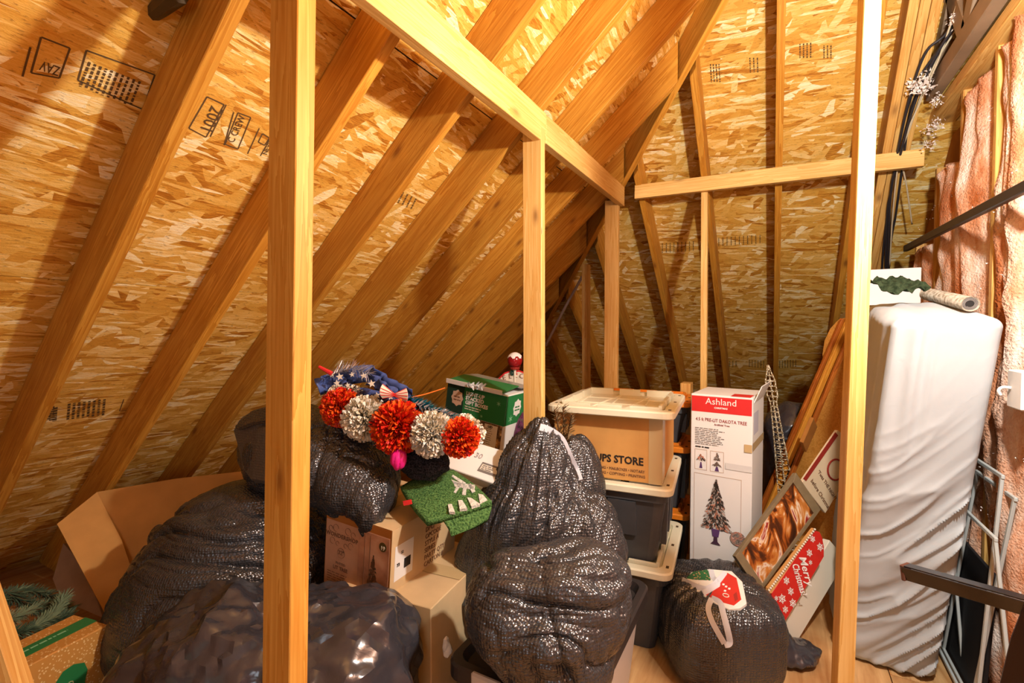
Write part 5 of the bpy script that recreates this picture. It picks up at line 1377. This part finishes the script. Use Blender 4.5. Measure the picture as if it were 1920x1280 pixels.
pydata('tinsel', *needles([P(612, 705, 1.86), P(660, 690, 1.88), P(690, 700, 1.86)], 170, .05, 73, .0012), M_TEAL[2], ga, I4, False)
pydata('tinsel', *needles([P(770, 755, 1.76), P(830, 772, 1.74), P(868, 795, 1.72)], 160, .03, 74, .0015), M_TEAL[2], ga, I4, False)
pydata('red_firework_stick', *tubev([P(598, 687, 1.82), P(622, 700, 1.82)], [.006, .009], 7), M_RED, ga, I4, False)
pydata('bead_string', *tubev(spline([P(770, 745, 1.80), P(800, 738, 1.86), P(834, 727, 1.95)], 6), .0024, 5), plain('amber_beads', (226, 110, 40), .3), ga, I4, False)

# ------------------------------------------------------------------ open carton and things by the eaves
oc = empty('open_carton', T(P(250, 1240, 2.3).x, P(250, 1240, 2.3).y, 0), 'large open brown carton leaning under the eaves behind the big round bag', 'box')
PO1 = plane3(P(182, 922, 2.35), P(500, 878, 2.52), P(252, 1050, 2.26)); PO2 = plane3(P(182, 922, 2.35), P(107, 982, 2.18), P(245, 1230, 2.0))
slab('back_panel', [(182, 922), (330, 897), (520, 876), (520, 1110), (232, 1060), (222, 1005)], PO1, 0.006, M_KRAFT, oc)
slab('side_flap', [(107, 982), (182, 922), (228, 1012), (262, 1110), (250, 1240), (224, 1200), (160, 1080)], PO2, 0.006, M_KRAFT, oc)
slab('floor_flap', [(222, 1235), (255, 1200), (330, 1215), (330, 1330), (205, 1330)], plane3(P(222, 1235, 1.98), P(330, 1215, 1.9), P(205, 1330, 1.75)), 0.006, M_KRAFTD, oc)
pp = slab('panel_offcut', [(98, 1085), (118, 1018), (165, 1070), (192, 1158), (150, 1140), (112, 1120)], plane3(P(98, 1085, 2.30), P(118, 1018, 2.36), P(192, 1158, 2.20)), 0.02, plain('grey_brown_board', (168, 136, 110), .7, noise=.1, nscale=12), None, .002)
tag(pp, 'greyish torn board wedged between the eaves and the open carton', 'board')
gx = Carton('snow_carton', (38, 1256, 1.50), (203, 1170, 1.735), (44, 1300, 1.50), 0.19, dots_material('gold_snow_card', (196, 138, 62), (226, 196, 140), 105, .26), 'gold carton speckled with white dots and a green band across its top', h=0.315, level=True)
gx.patch('top', 0.0, 0.06, gx.w, 0.125, M_GREEN, 'green_band')
gx.lines('top', 0.03, 0.10, 0.19, 1, 0.02, 0.008, plain('pale_green_print', (140, 196, 150), .5), lift=.0018)
gx.poly('front', [(0.004, 0.125), (0.047, 0.135), (0.072, 0.165), (0.084, 0.205), (0.109, 0.235), (0.140, 0.240), (0.171, 0.225), (0.180, 0.195), (0.171, 0.155), (0.190, 0.105), (0.004, 0.105)], M_GREEN, 'plaque', lift=.0005)
gx.txt('front', 0.035, 0.170, 'ASHLAND', 0.027, plain('pale_gold_print', (206, 196, 140), .5), lift=.002, sx=.85)
gr = empty('fir_garland', T(P(70, 1150, 1.95)), 'dark green artificial fir branches lying beside the gold speckled carton', 'garland')
M_FIR = [plain('fir_dark', (66, 86, 64), .7), plain('fir_mid', (112, 128, 96), .7), plain('fir_brown', (110, 80, 50), .7)]
_br = [[(-20, 1130, 1.75), (30, 1110, 1.85), (80, 1112, 1.95), (130, 1140, 2.0)], [(-20, 1165, 1.7), (20, 1160, 1.75), (70, 1140, 1.9), (110, 1130, 2.0)], [(-10, 1190, 1.68), (40, 1185, 1.72), (90, 1165, 1.82), (130, 1155, 1.88)], [(10, 1110, 1.8), (50, 1130, 1.88), (100, 1150, 1.93)], [(60, 1180, 1.75), (100, 1150, 1.85), (120, 1120, 1.95)], [(-20, 1260, 1.72), (40, 1230, 1.86), (100, 1200, 2.0)], [(0, 1250, 1.9), (60, 1215, 2.05), (110, 1175, 2.15)], [(-30, 1210, 1.7), (20, 1215, 1.8), (80, 1190, 1.95)]]
for i, b in enumerate(_br):
    pl = spline([P(*p) for p in b], 5); pydata('branch', *tubev(pl, .004, 6), M_TWIG, gr, I4, False)
    pydata('needles', *needles(pl, 620, .040, 200 + i, .0016), M_FIR[i % 3 if i % 3 < 2 else 0], gr, I4, False)
    pydata('needles', *needles(pl, 120, .038, 260 + i, .0016), M_FIR[1 + i % 2], gr, I4, False)
lp = beam('lean_stud', P(-30, 1130, 1.02), P(36, 1330, .98), .05, .04, CR, M_PINE)
lp0 = P(-30, 1130, 1.02); lp1 = P(36, 1330, .98); bpy.data.objects.remove(lp, do_unlink=True)
dd = lp1 - lp0; k = (0.002 - lp0.z) / dd.z
tag(beam('lean_stud', lp0 + dd * k, lp0 - dd * .2, .05, .04, CR, M_PINE), 'short leaning stud cropped at the picture corner near the fir branches', 'stud')
dk0 = P(266, 42, 1.22); dk1 = P(334, -14, 1.12)
tag(pydata('metal_strap', *tubev([dk0, dk0.lerp(dk1, .25), dk0.lerp(dk1, .5), dk1], [.008, .016, .020, .024], 8), plain('dark_olive_metal', (64, 52, 30), .4, .5), None, I4, False), 'dark olive metal strap hanging from the roof at the top edge', 'strap')
cd = [P(1092, 518, 3.9), P(1060, 575, 3.95), P(1023, 648, 4.0)]
tag(pydata('conduit', *tubev(cd, .012, 8), plain('grey_conduit', (172, 156, 150), .5), None, I4, False, smooth=True), 'thin grey conduit slanting under the hip rafter behind the studs', 'conduit')

# ------------------------------------------------------------------ grade stamps printed on the roof sheets
def osbL(px, py):
    d = ray(px, py); k = (S * (CAM.x + A) - CAM.z) / (d.z - S * d.x); return CAM + d * k
NLft = Vector((SN, 0, -CS)); NBk = Vector((0, -SN, -CS))
def osbB(px, py):
    d = ray(px, py); k = (S * (B - CAM.y) - CAM.z) / (d.z + S * d.y); return CAM + d * k
def stampt(s, p, q, size, f=osbL, n=NLft, par=ceil_left, **kw):
    a = f(*p); b = f(*q); text(s, size, M_INK, par, frame(a + n * .0012, b - a, z=n), 'grade_stamp', local=False, **kw)
def stampl(pts, w=.004, f=osbL, n=NLft, par=ceil_left, closed=True):
    parts = []; k = len(pts)
    for i in range(k if closed else k - 1):
        a = f(*pts[i]); b = f(*pts[(i + 1) % k]); d = (b - a).normalized(); s = n.cross(d) * w / 2
        parts.append(([a - s + n * .001, b - s + n * .001, b + s + n * .001, a + s + n * .001], [(0, 1, 2, 3)]))
    multi('grade_stamp', parts, M_INK, par, I4, False)
stampl([(388, 181), (420, 196), (386, 257), (354, 240)]); stampt('2001', (397, 196), (376, 238), .055, sx=.85)
stampl([(424, 196), (394, 256)], closed=False); stampl([(438, 210), (420, 272)], closed=False)
stampl([(446, 211), (470, 220), (446, 279), (422, 270)]); stampt('C CREW', (438, 268), (460, 222), .031, sx=.85)
stampl([(492, 250), (505, 258), (496, 272), (484, 266)]); stampt('NEVER', (500, 290), (512, 262), .022); stampl([(486, 240), (464, 288)], closed=False); stampl([(505, 262), (488, 292)], closed=False)
stampl([(77, 69), (131, 90), (111, 146), (58, 136)]); stampt('ZAV', (114, 126), (86, 116), .036, sx=.5); stampl([(57, 88), (42, 143)], closed=False)
stampl([(162, 94), (290, 140), (268, 205), (146, 150)])
def lines_stamp(p0, p1, w, n, ln, f=osbL, nn=NLft, par=ceil_left, seed=1):
    rr = random.Random(seed); parts = []
    for i in range(n):
        x = p0[0] + (p1[0] - p0[0]) * i / max(1, n - 1); y = p0[1] + (p1[1] - p0[1]) * i / max(1, n - 1); k = 0.0
        while k < 1:
            e = min(1, k + .05 + .12 * rr.random()); a = f(x + ln[0] * k, y + ln[1] * k); b = f(x + ln[0] * e, y + ln[1] * e); d = (b - a).normalized(); s = nn.cross(d) * w / 2
            parts.append(([a - s + nn * .001, b - s + nn * .001, b + s + nn * .001, a + s + nn * .001], [(0, 1, 2, 3)])); k = e + .04
    multi('grade_stamp', parts, M_INK, par, I4, False)
lines_stamp((168, 116), (262, 152), .0055, 10, (-18, 46), seed=2)
lines_stamp((590, 310), (604, 290), .012, 3, (14, -26), seed=3); stampl([(601, 282), (618, 262)], .03, closed=False)
lines_stamp((92, 760), (104, 763), .014, 3, (-2, 26), seed=4); lines_stamp((130, 756), (196, 748), .009, 8, (-3, 30), seed=5); stampl([(232, 748), (224, 770), (242, 768)], closed=False)
lines_stamp((756, 360), (780, 372), .01, 4, (-10, 20), seed=6)
for (x0, y0, x1, y1, n, L, sd) in [(1332, 120, 1348, 120, 4, (2, 34), 11), (1406, 108, 1420, 108, 3, (1, 28), 12), (1500, 82, 1520, 80, 4, (0, 28), 13), (1545, 85, 1558, 85, 3, (0, 24), 14), (1242, 456, 1300, 452, 9, (0, 18), 15), (1340, 446, 1425, 440, 12, (0, 16), 16), (1350, 676, 1380, 676, 6, (0, 12), 17), (1462, 676, 1492, 674, 7, (0, 14), 18), (1405, 674, 1432, 676, 6, (0, 14), 19)]:
    lines_stamp((x0, y0), (x1, y1), .006, n, L, osbB, NBk, ceil_back, sd)

# weathered split along the edge of the stud behind the tied bags
PSP = plane3(Py(1000, 400, 1.8495), Py(1010, 300, 1.8495), Py(990, 300, 1.8495))
slab('split', [(1007, 335), (1010, 332), (1014, 385), (1016, 436), (1013, 452), (1010, 400)], PSP, 0.001, plain('split_dark', (120, 76, 34), 0.8), _sp_stud)
slab('split', [(1010, 338), (1012, 336), (1016, 400), (1017, 440), (1015, 420)], PSP, 0.0012, plain('split_pale', (246, 226, 186), 0.7), _sp_stud, front=0.0004)
